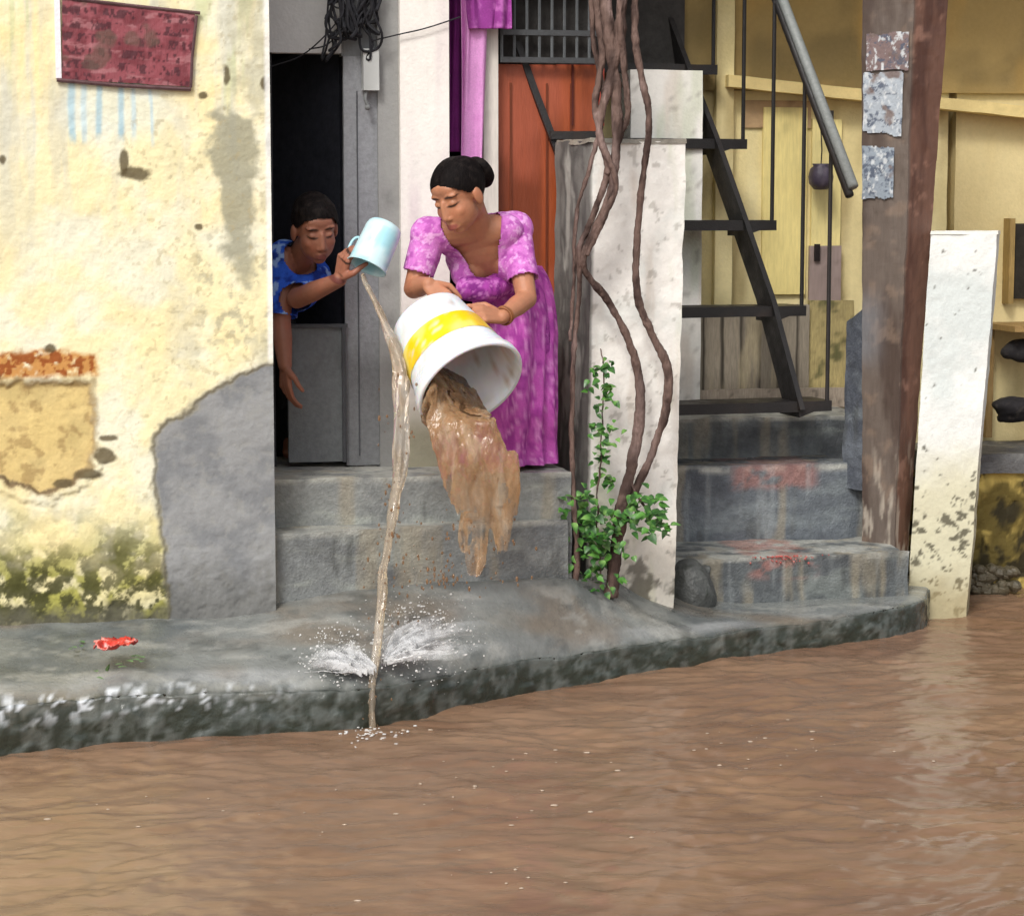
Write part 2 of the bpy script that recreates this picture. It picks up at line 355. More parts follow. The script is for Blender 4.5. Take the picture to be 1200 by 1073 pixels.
# ------------------------------------------------------------------ left wall, flaking cream plaster
WU, WB = .0028, .28        # wall survey unit 2.8 mm, from its right corner and its foot
def wxy(p):
    r = p - np.array(O); u = r @ np.array(U); return 318 + u / WU, 728 - (p[:, 2] - WB) / WU
cemp = [(330, 420), (296, 428), (262, 446), (225, 475), (188, 500), (172, 530), (176, 580), (188, 640), (186, 740), (330, 740)]
niche = [(-30, 442), (106, 442), (110, 500), (104, 545), (78, 562), (44, 576), (10, 560), (-30, 548)]
def wall_col(p):
    x, y = wxy(p); q = np.stack([x / 100, y / 100, x * 0], 1); n = fbm(q, 2.2, 1, 5, .6); n2 = fbm(q, 9, 2, 4, .6)
    c = np.tile(s2l(238, 227, 182), (len(p), 1))
    c = mixc(c, s2l(234, 231, 208), sst(.38, .68, n) * .9); c = mixc(c, s2l(242, 224, 166), sst(.42, .72, fbm(q, 1.6, 5, 4)) * .75)
    st = fbm(q, (7, .7, 1), 8, 4); c = mixc(c, s2l(212, 212, 196), sst(.5, .68, st) * sst(330, 120, y) * .8)
    c = mixc(c, s2l(196, 204, 150), sst(.6, .75, fbm(q, (9, 1, 1), 18, 3)) * sst(200, 60, y) * .6)
    # faded blue paint strokes below the plaque
    for bx, bw in ((90, 6), (121, 5), (146, 5), (180, 3), (104, 5), (160, 4)):
        mk = sst(bw, bw * .3, np.abs(x - bx + 6 * (n - .5))) * sst(88, 96, y) * sst(176, 150, y + 30 * (n2 - .5))
        c = mixc(c, s2l(120, 176, 200) if bx in (90, 121, 146) else s2l(176, 204, 214), mk * .85)
    c = mixc(c, s2l(214, 226, 224), sst(92, 100, y) * sst(175, 140, y) * sst(70, 84, x) * sst(205, 185, x) * .45)
    # bare grey stain near the door edge
    sd_ = polysd(x, y, [(248, 132), (300, 136), (304, 200), (296, 300), (285, 330), (262, 300), (252, 200)]) + 34 * (n2 - .5) + 24 * (n - .5)
    c = mixc(c, s2l(150, 148, 128), sst(8, -9, sd_) * .85)
    c = mixc(c, s2l(168, 164, 140), sst(.55, .7, n2) * sst(200, 250, x) * sst(250, 290, y) * sst(430, 380, y) * .7)
    fl = sst(.66, .72, fbm(q, 14, 44, 3, .6)); c = mixc(c, s2l(172, 158, 120), fl * .45 * sst(60, 200, x))
    gy = sst(.5, .68, fbm(q, (2.4, 1.2, 1), 71, 5, .62)); c = mixc(c, s2l(176, 172, 146), gy * .6 * sst(120, 300, x)); c = mixc(c, s2l(202, 200, 182), sst(.5, .66, fbm(q, (5, .6, 1), 72, 4)) * .55 * sst(420, 150, y) * sst(260, 60, x))
    # niche: bare orange brick band and tan panel
    nb = polysd(x, y, [(-30, 412), (60, 404), (112, 412), (114, 436), (-30, 440)]) + 12 * (n2 - .5)
    c = mixc(c, s2l(196, 142, 80), sst(4, -4, nb) * sst(.2, .5, n2)); c = mixc(c, s2l(150, 84, 40), sst(3, -4, nb) * sst(.5, .6, fbm(q, 16, 33, 3)))
    ni = polysd(x, y, niche) + 16 * (n2 - .5)
    c = mixc(c, s2l(212, 186, 122), sst(2, -6, ni) * .9); c = mixc(c, s2l(176, 150, 100), sst(-14, -2, ni) * sst(3, -3, ni) * .6); c = mixc(c, s2l(186, 166, 112), sst(-2, -12, ni) * sst(.5, .7, n) * .6)
    c = mixc(c, s2l(74, 66, 54), sst(5, 1, np.abs(ni + 2)) * sst(530, 548, y + .15 * (60 - x)) * .95)
    c = mixc(c, s2l(130, 108, 76), sst(7, 1, np.abs(ni)) * .55); c = mixc(c, s2l(150, 122, 78), sst(0, -6, ni) * sst(.56, .7, fbm(q, 7, 88, 4, .6)) * .6)
    # broken dark pieces right of the niche
    for sx, sy, rx, ry in ((122, 510, 11, 4), (118, 532, 13, 9), (100, 552, 16, 6), (70, 562, 10, 5), (160, 203, 17, 8), (148, 190, 5, 15), (268, 88, 4, 11), (240, 113, 5, 4), (11, 187, 4, 6), (233, 264, 5, 4), (313, 97, 6, 10), (316, 170, 3, 16), (60, 404, 8, 5)):
        mk = sst(1.25, .75, np.hypot((x - sx) / rx, (y - sy) / ry) + 1.0 * (n2 - .5)); c = mixc(c, s2l(88, 76, 52), mk * .9)
    # moss and rot along the foot
    ft = sst(570, 700, y + 80 * (n - .5)); mo = sst(.43, .56, fbm(q, 7, 66, 5, .65) + .12 * (ft - .5))
    c = mixc(c, s2l(206, 196, 140), ft * .6); c = mixc(c, s2l(150, 148, 62), ft * sst(.4, .55, fbm(q, 5, 67, 4)) * .9); c = mixc(c, s2l(66, 66, 36), ft * mo * .95)
    c = mixc(c, s2l(92, 90, 76), sst(700, 724, y + 26 * (n2 - .5)) * .85)
    # old cement repair
    ce = polysd(x, y, cemp) + 20 * (n - .5) + 10 * (n2 - .5)
    g = np.tile(s2l(146, 147, 147), (len(p), 1)); g = mixc(g, s2l(126, 128, 130), sst(.4, .65, n)); g = mixc(g, s2l(150, 150, 146), sst(.55, .7, n2) * .5); g = mixc(g, s2l(92, 92, 88), sst(640, 715, y + 50 * (n2 - .5)) * .7)
    mk = sst(7, -6, ce)[:, None]; c = c * (1 - mk) + g * mk
    c = mixc(c, s2l(120, 112, 88), sst(4, 0, np.abs(ce)) * sst(318, 300, x) * .55)
    c = mixc(c, s2l(240, 240, 236), sst(310, 314, x) * sst(430, 415, y) * .75)
    return c
def wall_disp(p):
    x, y = wxy(p); q = np.stack([x / 100, y / 100, x * 0], 1); n = fbm(q, 2.2, 1, 5, .6); n2 = fbm(q, 9, 2, 4, .6)
    ce = polysd(x, y, cemp) + 20 * (n - .5) + 10 * (n2 - .5); ni = polysd(x, y, niche) + 16 * (n2 - .5)
    d = .007 * sst(2, -3, ce) + .012 * sst(2, -8, ni) - .008 * sst(10, 2, np.abs(ni - 6)) * sst(530, 550, y) + .005 * (n2 - .5) + .008 * (n - .5)
    d += sst(600, 700, y) * .014 * (fbm(q, 8, 66, 4, .6) - .5)
    return d[:, None] * np.array(V)[None, :]
hw = MB()
hw.grid(F(-1.02, 0, -.1), F(.0, 0, -.1), F(.0, 0, 2.35), F(-1.02, 0, 2.35), .0045)
house = empty('house_wall', F(-.5, .15, .2), 'flaking cream plastered wall with grey cement repair left of the dark doorway', 'wall')
hw.build('plaster_face', M['plaster'], house, wall_col, dfn=wall_disp, smooth=True)
b2 = MB(); b2.box(F(-3.6, .02, -.2), U * 3.592, V * .28, (0, 0, 3.6)); b2.box(F(-3.6, -.002, -.2), U * 2.58, V * .02, (0, 0, 3.6)); b2.box(F(-1.02, 0.004, 2.35), U * 1.01, V * .014, (0, 0, 1.0))
b2.build('wall_core', M['plaster'], house, speck(s2l(232, 220, 176), .15, 3))
# red plaque
pq = empty('wall_plaque', PV(155, 52, -.01), 'dark red painted plaque with worn lettering on the cream wall', 'plaque')
def onw(x, y, v=0): return F((x - 318) * WU, v, WB + (728 - y) * WU)
def plaque_col(p):
    x, y = wxy(p); q = np.stack([x / 100, y / 100, x * 0], 1); c = np.tile(s2l(142, 72, 80), (len(p), 1))
    c = mixc(c, s2l(118, 52, 60), sst(.45, .6, fbm(q, 7, 3, 4))); c = mixc(c, s2l(176, 120, 124), sst(.56, .68, fbm(q, (5, 14, 1), 9, 4, .6)) * .6)
    row = np.abs(((y - 0.07 * x - 4) / 15) % 1 - .5); lt = sst(.52, .58, fbm(q, (26, 11, 1), 23, 3, .6)) * sst(.40, .30, row)
    c = mixc(c, s2l(70, 26, 36), lt * .85); c = mixc(c, s2l(96, 74, 64), sst(.6, .7, fbm(q, 4, 41, 3)) * .7)
    return c
a, b_, c_, d_ = [(80, 96), (224, 103), (232, 20), (82, 6)]
mp_ = MB(); fr = lambda pt, v: onw(pt[0], pt[1], v)
mp_.prism([fr(a, -.012), fr(b_, -.012), fr(b_, .01), fr(a, .01)], [fr(d_, -.012), fr(c_, -.012), fr(c_, .01), fr(d_, .01)], .004)
mp_.build('plaque_face', M['paint'], pq, plaque_col, disp=.002, dsc=30)
bd = MB()
bd.box(onw(73, 95, -.015), U * .018, V * .02, (0, 0, .25)); bd.build('white_edge', M['plaster'], pq, speck(s2l(226, 222, 226), .3, 20))
bd = MB()
bd.tube([fr((74, 97), -.012), fr((150, 103), -.014), fr((226, 106), -.012)], .007, 6); bd.tube([fr((80, 4), -.012), fr((160, 12), -.012), fr((238, 19), -.012)], .006, 6)
bd.tube([fr((234, 22), -.012), fr((228, 70), -.012), fr((226, 104), -.012)], .005, 6)
bd.build('dark_border', M['dark'], pq, speck(s2l(96, 72, 74), .3, 30))

# ------------------------------------------------------------------ door steps
cem = lambda c, s: (lambda p: (lambda n, n2: mixc(mixc(mixc(np.tile(s2l(*c), (len(p), 1)), s2l(c[0] * .78, c[1] * .78, c[2] * .8), sst(.4, .65, n)), s2l(min(255, c[0] * 1.25), min(255, c[1] * 1.25), min(255, c[2] * 1.2)), sst(.55, .72, n2) * .6), s2l(70, 72, 70), sst(.62, .75, fbm(p, (20, 20, 4), s + 5, 3)) * .5))(fbm(p, 5, s, 5, .6), fbm(p, (4, 9, 14), s + 3, 4, .6)))
def riser_col(base, s, ztop):
    f = cem(base, s)
    def fn(p):
        c = f(p); edge = sst(.022, .004, np.abs(p[:, 2] - ztop)); c = mixc(c, s2l(172, 172, 164), edge * sst(.3, .6, fbm(p, 14, s + 2, 4)) * .8)
        c = mixc(c, s2l(150, 140, 118), sst(.56, .7, fbm(p, (14, 14, 2), s + 8, 4)) * .5)
        return c
    return fn
st = empty('door_steps', F(.5, .2, .3), 'two broad grey cement steps below the doorways where the woman stands', 'steps')
def ublock(u0, u1, v0, v1, z0, z1, res=.012):
    b = [F(u0, v0, z0), F(u1, v0, z0), F(u1, v1, z0), F(u0, v1, z0)]; return MB().prism(b, [q + Vector((0, 0, z1 - z0)) for q in b], res)
ZS, ZT = .712, .548
(lambda b: MB().prism(b, [q + Vector((0, 0, ZT - .2)) for q in b], .012))([F(-.02, .05, .2), F(1.05, .185, .2), F(1.06, .6, .2), F(-.02, .6, .2)]).build('lower_step', M['cement'], st, riser_col((122, 125, 124), 101, ZT), disp=.006, dsc=7, smooth=False)
ublock(-.02, 1.07, .215, .95, .3, ZS).build('upper_step', M['cement'], st, riser_col((130, 133, 131), 131, ZS), disp=.006, dsc=7)

# ------------------------------------------------------------------ house front behind the steps
VD = .56
front = empty('house_front', F(.6, VD, ZS), 'shaded house front with grey and white door surrounds behind the woman', 'house')
def slab(px0, px1, py0, py1, v, th, res=.02, lean=0):     # upright slab with its face on plane v
    u0, _ = UV(px0, 300, v); u1, _ = UV(px1, 300, v); z1 = UV((px0 + px1) / 2, py0, v)[1]; z0 = UV((px0 + px1) / 2, py1, v)[1]
    return ublock(u0, u1, v, v + th, z0, z1, res)
ZW = 560
slab(280, 404, -200, 62, VD, .06).build('wall_above_door', M['plaster'], front, speck(s2l(196, 196, 196), .12, 4))
slab(444, 471, -200, ZW, VD - .02, .1).build('grey_pier', M['plaster'], front, lambda p: mixc(speck(s2l(150, 150, 148), .25, 6, 4)(p), s2l(98, 98, 96), sst(1.25, .9, p[:, 2]) * .6))
slab(402, 446, -200, 66, VD, .06).build('wall_above_leaf', M['plaster'], front, speck(s2l(128, 130, 132), .25, 5))
slab(470, 527, -200, ZW, VD - .05, .32).build('white_jamb', M['plaster'], front, lambda p: mixc(mixc(speck(s2l(240, 235, 228), .08, 9, 14)(p), s2l(214, 198, 202), sst(.55, .75, fbm(p, (20, 20, 3), 3, 3)) * .5), s2l(120, 116, 92), sst(1.05, .82, p[:, 2] + .1 * (fbm(p, 9, 4, 4) - .5)) * .9))
slab(567, 584, 24, ZW, VD + .2, .06).build('door_frame', M['paint'], front, speck(s2l(222, 216, 206), .12, 9))
slab(525, 600, -200, 22, VD + .24, .08).build('door_lintel', M['plaster'], front, speck(s2l(180, 150, 170), .12, 9))
# rooms behind the openings, walls coloured near black to stand in for gloom
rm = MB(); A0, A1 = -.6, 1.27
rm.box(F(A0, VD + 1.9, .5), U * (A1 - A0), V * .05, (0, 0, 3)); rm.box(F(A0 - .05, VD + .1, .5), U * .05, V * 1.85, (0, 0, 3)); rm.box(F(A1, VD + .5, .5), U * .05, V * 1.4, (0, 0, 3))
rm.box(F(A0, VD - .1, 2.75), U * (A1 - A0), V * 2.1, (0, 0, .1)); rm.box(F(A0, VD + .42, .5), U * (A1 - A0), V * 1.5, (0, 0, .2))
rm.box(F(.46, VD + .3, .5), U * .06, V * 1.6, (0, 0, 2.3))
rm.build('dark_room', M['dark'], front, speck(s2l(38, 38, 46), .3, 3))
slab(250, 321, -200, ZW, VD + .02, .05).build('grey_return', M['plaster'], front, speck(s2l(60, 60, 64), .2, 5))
# doors
hd = empty('half_door', PV(370, 548, VD - .01), 'low grey metal half door under the leaning boy', 'door')
slab(336, 403, 380, 541, VD - .02, .025, .02).build('door_panel', M['steel'], hd, speck(s2l(104, 108, 110), .18, 6), disp=.003, dsc=5)
e = MB(); u0, zt = UV(403, 380, VD - .03); u1, zb = UV(403, 541, VD - .03)
e.box(F(u0 - .008, VD - .036, zb), U * .012, V * .014, (0, 0, zt - zb)); e.box(F(UV(336, 400, VD)[0], VD - .034, zt - .012), U * .215, V * .012, (0, 0, .014))
e.build('door_rail', M['steel'], hd, speck(s2l(58, 60, 64), .2, 8))
gl = empty('grey_door', PV(424, 548, VD), 'tall closed grey door leaf beside the white jamb', 'door')
slab(404, 445, 66, 545, VD - .005, .03).build('door_leaf', M['steel'], gl, lambda p: mixc(speck(s2l(140, 142, 146), .12, 4)(p), s2l(110, 112, 114), sst(1.35, 1.0, p[:, 2])), disp=.002, dsc=4)
e = MB(); e.box(F(UV(404, 300, VD)[0] + .045, VD - .009, .75), U * .004, V * .006, (0, 0, 1.3)); e.build('leaf_seam', M['steel'], gl, s2l(70, 72, 76))
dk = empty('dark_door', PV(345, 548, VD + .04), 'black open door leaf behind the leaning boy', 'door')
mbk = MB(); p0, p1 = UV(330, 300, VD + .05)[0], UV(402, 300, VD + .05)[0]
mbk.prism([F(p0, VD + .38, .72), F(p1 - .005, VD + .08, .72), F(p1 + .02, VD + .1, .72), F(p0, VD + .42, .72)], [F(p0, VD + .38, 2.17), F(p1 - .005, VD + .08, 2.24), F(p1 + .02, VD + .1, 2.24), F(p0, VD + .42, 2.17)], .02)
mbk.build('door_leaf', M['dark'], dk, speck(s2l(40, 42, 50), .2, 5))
od = empty('orange_door', PV(625, 548, VD + .26), 'orange brown wooden door behind the woman', 'door')
def od_col(p):
    n = fbm(p, (14, 14, 1.2), 5, 4); c = np.tile(s2l(152, 74, 38), (len(p), 1)); c = mixc(c, s2l(120, 56, 30), sst(.4, .65, n)); return mixc(c, s2l(176, 92, 66), sst(.5, .7, fbm(p, 3, 15, 3)) * .7)
slab(583, 700, 76, 548, VD + .26, .03, .012).build('door_leaf', M['paint'], od, od_col)
e = MB()
for xx in (598, 640, 668): 
    u_, _ = UV(xx, 300, VD + .25); e.box(F(u_, VD + .252, .74), U * .006, V * .01, (0, 0, 1.36))
e.build('plank_batten', M['paint'], od, s2l(110, 52, 28))
# grille above orange door
gr = empty('window_grille', PV(650, 74, VD + .22), 'dark iron grille over the orange door', 'grille')
e = MB()
uA, uB = UV(588, 40, VD + .22)[0], UV(705, 40, VD + .22)[0]
zA, zB = UV(640, 74, VD + .22)[1], UV(640, -120, VD + .22)[1]
for k in range(9):
    u_ = uA + (uB - uA) * k / 8; e.tube([F(u_, VD + .22, zA), F(u_, VD + .22, zB)], .006, 6)
e.build('bars', M['steel'], gr, speck(s2l(92, 96, 98), .3, 14))
e = MB()
for z_ in (zA, zA + .1, zA + .26): e.box(F(uA, VD + .21, z_), U * (uB - uA), V * .016, (0, 0, .02))
e.build('cross_bars', M['steel'], gr, speck(s2l(70, 72, 74), .3, 14))
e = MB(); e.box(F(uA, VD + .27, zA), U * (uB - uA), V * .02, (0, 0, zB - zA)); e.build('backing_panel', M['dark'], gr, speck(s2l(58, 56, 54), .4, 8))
# magenta curtain
cu = empty('door_curtain', PV(548, 0, VD + .2), 'magenta curtain gathered in the doorway above the woman', 'curtain')
def curtain(pxa, pxb, pya, pyb, v, waves, amp, name, col, tw=0):
    nu, nv = 60, 70; vs = []
    for j in range(nv + 1):
        t = j / nv
        for i_ in range(nu + 1):
            s_ = i_ / nu; a_ = pxa[0] + (pxa[1] - pxa[0]) * t; b__ = pxb[0] + (pxb[1] - pxb[0]) * t
            q = UV(a_ + (b__ - a_) * s_, pya + (pyb - pya) * t, v); ph = s_ * waves * 2 * math.pi + tw * t
            vs.append(F(q[0] + .006 * math.sin(ph * .5 + 3 * t), v + amp * math.sin(ph) * (.6 + .5 * math.sin(3 * t + s_ * 5)), q[1]))
    f = [(j * (nu + 1) + i_, j * (nu + 1) + i_ + 1, (j + 1) * (nu + 1) + i_ + 1, (j + 1) * (nu + 1) + i_) for j in range(nv) for i_ in range(nu)]
    ob = MB().add(vs, f).build(name, M['cloth'], cu, col, smooth=True); md = ob.modifiers.new('t', 'SOLIDIFY'); md.thickness = .003
    return ob
curtain((538, 540), (570, 566), -60, 190, VD + .15, 2.2, .018, 'curtain_panel', speck(s2l(232, 164, 222), .15, 10, 3, s2l(206, 120, 196)))
curtain((524, 526), (542, 542), -60, 178, VD + .19, 1.2, .02, 'curtain_shade_fold', speck(s2l(112, 38, 108), .3, 10))  # dark purple strip painting the shade of the curtain's left folds
curtain((535, 552), (604, 598), -60, 34, VD + .12, 3.2, .02, 'curtain_valance', speck(s2l(150, 64, 146), .35, 14, 3, s2l(206, 124, 198)), 2)
# cables and box
cb = empty('cable_tangle', PV(415, 30, VD - .06), 'tangled black cables hung above the grey door', 'cables')
e = MB()
for k in range(26):
    x0, y0 = random.uniform(385, 442), random.uniform(-60, -5); pts = []
    L_ = random.uniform(40, 85)
    for t in np.linspace(0, 1, 7): pts.append(PV(x0 + random.uniform(-9, 9) + 6 * math.sin(7 * t + k), y0 + L_ * math.sin(t * math.pi * random.uniform(.75, .95)) * 1.15, VD - .05 - random.uniform(0, .05)))
    e.tube(spl(pts, 26), random.uniform(.003, .007), 6)
for pts in ([(400, 20), (378, 45), (352, 66), (318, 78)], [(405, 30), (384, 52), (362, 58)], [(436, 48), (470, 40), (500, 33), (540, 20)]):
    e.tube(spl([PV(a_, b__, VD - .07) for a_, b__ in pts], 20), .0028, 6)
e.build('black_cable', M['dark'], cb, speck(s2l(42, 42, 46), .4, 12))
jb = empty('junction_box', PV(434, 80, VD - .05), 'small white plastic box hanging below the black cables', 'box')
e = MB(); b0 = PV(426, 106, VD - .06); e.box(b0, U * .056, V * .045, (0, 0, .145)); e.build('box_body', M['plastic'], jb, speck(s2l(186, 188, 186), .2, 18), disp=.003, dsc=14)
e = MB(); e.tube(spl([PV(430, 104, VD - .04), PV(428, 116, VD - .05), PV(431, 124, VD - .05)], 8), .006, 8); e.ball(PV(431, 126, VD - .05), .011); e.build('lamp_holder', M['plastic'], jb, speck(s2l(120, 122, 122), .3, 18))
# ------------------------------------------------------------------ whitewashed column
def hz(pt, z): q = Vector(pt); q.z = z; return q
def column_col(p):
    n = fbm(p, 5, 3, 5, .6); c = np.tile(s2l(246, 243, 236), (len(p), 1)); c = mixc(c, s2l(224, 226, 220), sst(.5, .7, n) * .7); c = mixc(c, s2l(214, 200, 184), sst(.55, .75, fbm(p, (16, 16, 3), 13, 4)) * .5)
    c = mixc(c, s2l(186, 196, 160), sst(.56, .72, fbm(p, (12, 12, 2), 23, 4)) * .45)
    pit = sst(.66, .72, fbm(p, 34, 33, 3, .6)); c = mixc(c, s2l(126, 118, 104), pit * .4)
    lo = sst(.75, .25, p[:, 2] + .25 * (n - .5)); c = mixc(c, s2l(212, 200, 178), lo * .5); c = mixc(c, s2l(84, 78, 66), lo * sst(.52, .64, fbm(p, 15, 43, 4, .6)) * .8)
    return c
cl = empty('column', P(740, 690, 8.1), 'squat white column wrapped in bare vine stems', 'column')
a20 = R(20); fd = Vector((math.cos(a20), math.sin(a20), 0)); ld = Vector((-math.sin(a20), math.cos(a20), 0))
K0 = hz(P(686, 690, 8.0), .1); K1 = hz(P(693, 155, 8.0), 1.878)
def shaded_side(p):  # left face painted grey for its shadow, front stays white
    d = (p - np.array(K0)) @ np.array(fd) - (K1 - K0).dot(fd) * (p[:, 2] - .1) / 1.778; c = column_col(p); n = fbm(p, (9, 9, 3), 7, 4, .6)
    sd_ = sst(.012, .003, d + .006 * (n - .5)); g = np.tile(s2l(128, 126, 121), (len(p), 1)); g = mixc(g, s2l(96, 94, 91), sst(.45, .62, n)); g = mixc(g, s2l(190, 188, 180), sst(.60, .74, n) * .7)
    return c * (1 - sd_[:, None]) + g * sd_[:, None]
wd, wt = .355, .372
b = [K0, K0 + fd * wd, K0 + fd * wd + ld * .35, K0 + ld * .35]; t = [K1, K1 + fd * wt, K1 + fd * wt + ld * .35, K1 + ld * .35]
MB().prism(b, t, .007).build('shaft', M['plaster'], cl, shaded_side, disp=.011, dsc=6, smooth=False)
MB().prism([x - fd * .01 - ld * .01 if i == 0 else x for i, x in enumerate([hz(q, 1.868) for q in t])], [hz(q, 1.886) for q in t], .02).build('cap', M['cement'], cl, speck(s2l(150, 144, 132), .3, 9), disp=.008, dsc=14)

# ------------------------------------------------------------------ climbing vine
vine = empty('climbing_vine', P(715, 690, 7.86), 'bare twisting woody vine with a few green leaves climbing the white column', 'vine')
def stem(pts, rads, nm='stem', wob=.004):
    q = spl([tuple(P(a, b, Y + .26)) for a, b, Y in pts], 26 * len(pts)); r = .88 * np.interp(np.linspace(0, 1, len(q)), np.linspace(0, 1, len(rads)), rads)
    for k in range(3): q[:, k] += wob * (fbm(q, 16, 5 + k * 7, 3) - .5) * 2
    r = r * (1 + .35 * (fbm(q, 26, 55, 3) - .5) * 2)
    def barkc(p):
        n = fbm(p, (40, 40, 9), 3, 4, .6); c = np.tile(s2l(110, 90, 82), (len(p), 1)); c = mixc(c, s2l(72, 57, 52), sst(.42, .62, n)); return mixc(c, s2l(152, 130, 124), sst(.55, .7, fbm(p, (18, 18, 5), 9, 4)) * (.35 + .6 * sst(1.75, 2.2, p[:, 2])))
    return MB().tube(q, r, 12).build(nm, M['bark'], vine, barkc, disp=.0035, dsc=45, smooth=True, weld=False)
Yv = 7.62
stem([(712, -120, 7.7), (708, -30, 7.68), (714, 40, 7.64), (722, 110, 7.62), (722, 170, 7.6), (714, 230, 7.6), (690, 285, 7.6), (684, 315, 7.61), (712, 352, 7.66), (734, 395, 7.68), (748, 440, 7.69), (750, 490, 7.69), (740, 545, 7.67), (730, 590, 7.64), (722, 640, 7.62), (716, 700, 7.6)], [.022, .026, .024, .022, .02, .017, .016, .015, .015, .016, .018, .022, .024, .026, .026, .028])
stem([(748, -120, 7.68), (744, 0, 7.66), (746, 60, 7.64), (760, 130, 7.63), (756, 190, 7.64), (748, 260, 7.66), (746, 340, 7.68), (762, 388, 7.7), (782, 430, 7.71), (780, 480, 7.71), (764, 530, 7.7), (744, 575, 7.68), (728, 615, 7.63)], [.014, .014, .014, .014, .013, .014, .015, .016, .018, .017, .017, .018, .018])
stem([(722, -120, 7.66), (728, 20, 7.64), (716, 90, 7.62), (702, 150, 7.6), (712, 200, 7.6), (696, 250, 7.6), (680, 290, 7.6), (678, 350, 7.61), (672, 420, 7.58), (670, 500, 7.56), (672, 580, 7.53), (676, 640, 7.52), (674, 695, 7.52)], [.02, .022, .02, .018, .014, .013, .013, .010, .010, .010, .011, .012, .013])
stem([(698, -120, 7.7), (700, 0, 7.68), (706, 60, 7.64), (698, 120, 7.62), (706, 170, 7.58), (722, 215, 7.58), (704, 262, 7.59), (688, 300, 7.59)], [.015, .016, .016, .014, .013, .013, .012, .010])
stem([(690, -120, 7.7), (694, 30, 7.68), (708, 120, 7.63), (694, 185, 7.6), (676, 250, 7.6), (672, 330, 7.6), (668, 400, 7.58)], [.010, .010, .010, .009, .008, .007, .006])
stem([(734, -120, 7.64), (726, 10, 7.62), (732, 80, 7.61), (736, 130, 7.61), (727, 160, 7.61), (712, 205, 7.59)], [.012, .013, .013, .012, .011, .009])
stem([(736, 560, 7.65), (758, 596, 7.6), (776, 604, 7.57)], [.006, .005, .003], 'twig')
stem([(704, 690, 7.56), (700, 600, 7.6), (704, 520, 7.64), (708, 440, 7.66), (704, 410, 7.67)], [.004, .004, .003, .003, .002], 'twig', .008)
def leaf_at(mb, c, d, up, L, w_, fold=.25):
    d = nrm(d); s_ = nrm(np.cross(d, up)); n_ = np.cross(s_, d); c = np.array(c)
    ol = [(0, 0), (.08, .42), (.3, .55), (.6, .38), (1, 0)]
    vs = [c + d * L * x - n_ * L * .18 * x * x for x, _ in ol]; k = len(ol)
    for sg in (1, -1):
        for x, y in ol[1:-1]: vs.append(c + d * L * x + s_ * sg * y * w_ + n_ * (fold * y * w_ - L * .18 * x * x))
    f = []
    for sg in (0, 1):
        o_ = k + sg * 3; a_ = [(0, 1, o_), (1, 2, o_ + 1, o_), (2, 3, o_ + 2, o_ + 1), (3, 4, o_ + 2)]
        f += a_ if sg == 0 else [q[::-1] for q in a_]
    mb.add(vs, f)
lf = MB()
for (cx, cy, sx, sy, n_, L0) in ((684, 608, 22, 20, 42, .04), (756, 600, 24, 22, 64, .042), (700, 640, 24, 34, 80, .038), (722, 625, 22, 30, 36, .036), (690, 585, 14, 14, 22, .034), (660, 600, 10, 12, 10, .036), (700, 685, 28, 12, 30, .03), (770, 612, 12, 14, 18, .036),
                                (704, 440, 15, 15, 22, .031), (712, 462, 15, 12, 18, .031), (702, 505, 15, 13, 18, .033), (710, 535, 14, 13, 18, .033), (708, 560, 13, 12, 16, .033), (700, 482, 10, 8, 7, .024), (716, 424, 6, 8, 5, .022), (722, 500, 10, 8, 6, .024)):
    for k in range(n_):
        a_, b__ = random.gauss(cx, sx * .55), random.gauss(cy, sy * .6); Y_ = 7.86 + (.04 if cy < 570 else random.uniform(-.13, .04))
        dd = np.array([random.uniform(-1, 1), random.uniform(-.9, .1), random.uniform(-.9, .5)])
        leaf_at(lf, P(a_, min(b__, 694), Y_), dd, np.array([random.uniform(-.4, .4), -.6, .9]), L0 * random.uniform(.6, 1.25), L0 * random.uniform(.5, .8))
def leafc(p):
    n = fbm(p, 60, 3, 2); c = np.tile(s2l(80, 134, 52), (len(p), 1)); c = mixc(c, s2l(42, 84, 36), sst(.4, .58, n)); return mixc(c, s2l(122, 164, 84), sst(.60, .75, fbm(p, 45, 9, 2)) * .9)
lf.build('foliage', M['leaf'], vine, leafc, weld=False, smooth=True)

# ------------------------------------------------------------------ right hand steps
sr = empty('side_steps', P(920, 700, 8.5), 'three worn grey steps with red stains under the iron stair', 'steps')
def bl(pa, pb, v0, v1, z0, z1, ra=.0):
    ua, ub = UV(pa, 600, v0)[0], UV(pb, 600, v0)[0]; return ublock(ua, ub, v0, v1, z0, z1, .011)
def red(base, s, ztop, ua, ub):
    f = riser_col(base, s, ztop)
    def fn(p):
        c = f(p); u = (p - np.array(O)) @ np.array(U); m_ = sst(.04, 0, np.abs(p[:, 2] - ztop + .03) - .03) * sst(ua, ua + .06, u) * sst(ub, ub - .06, u) * sst(.40, .55, fbm(p, (14, 14, 26), s + 40, 4, .6))
        c = mixc(c, s2l(158, 108, 98), m_ * .6)
        return mixc(c, s2l(176, 182, 182), sst(.57, .7, fbm(p, (24, 24, 2.5), s + 60, 4)) * .22)
    return fn
bl(770, 1066, .75, 1.3, 0., .298).build('lower_step', M['cement'], sr, red((98, 103, 104), 201, .298, UV(870, 650, .75)[0], UV(965, 650, .75)[0]), disp=.012, dsc=7)
bl(760, 1014, 1.15, 1.7, .1, .607).build('middle_step', M['cement'], sr, red((96, 102, 108), 221, .59, UV(850, 545, 1.15)[0], UV(965, 545, 1.15)[0]), disp=.008, dsc=7)
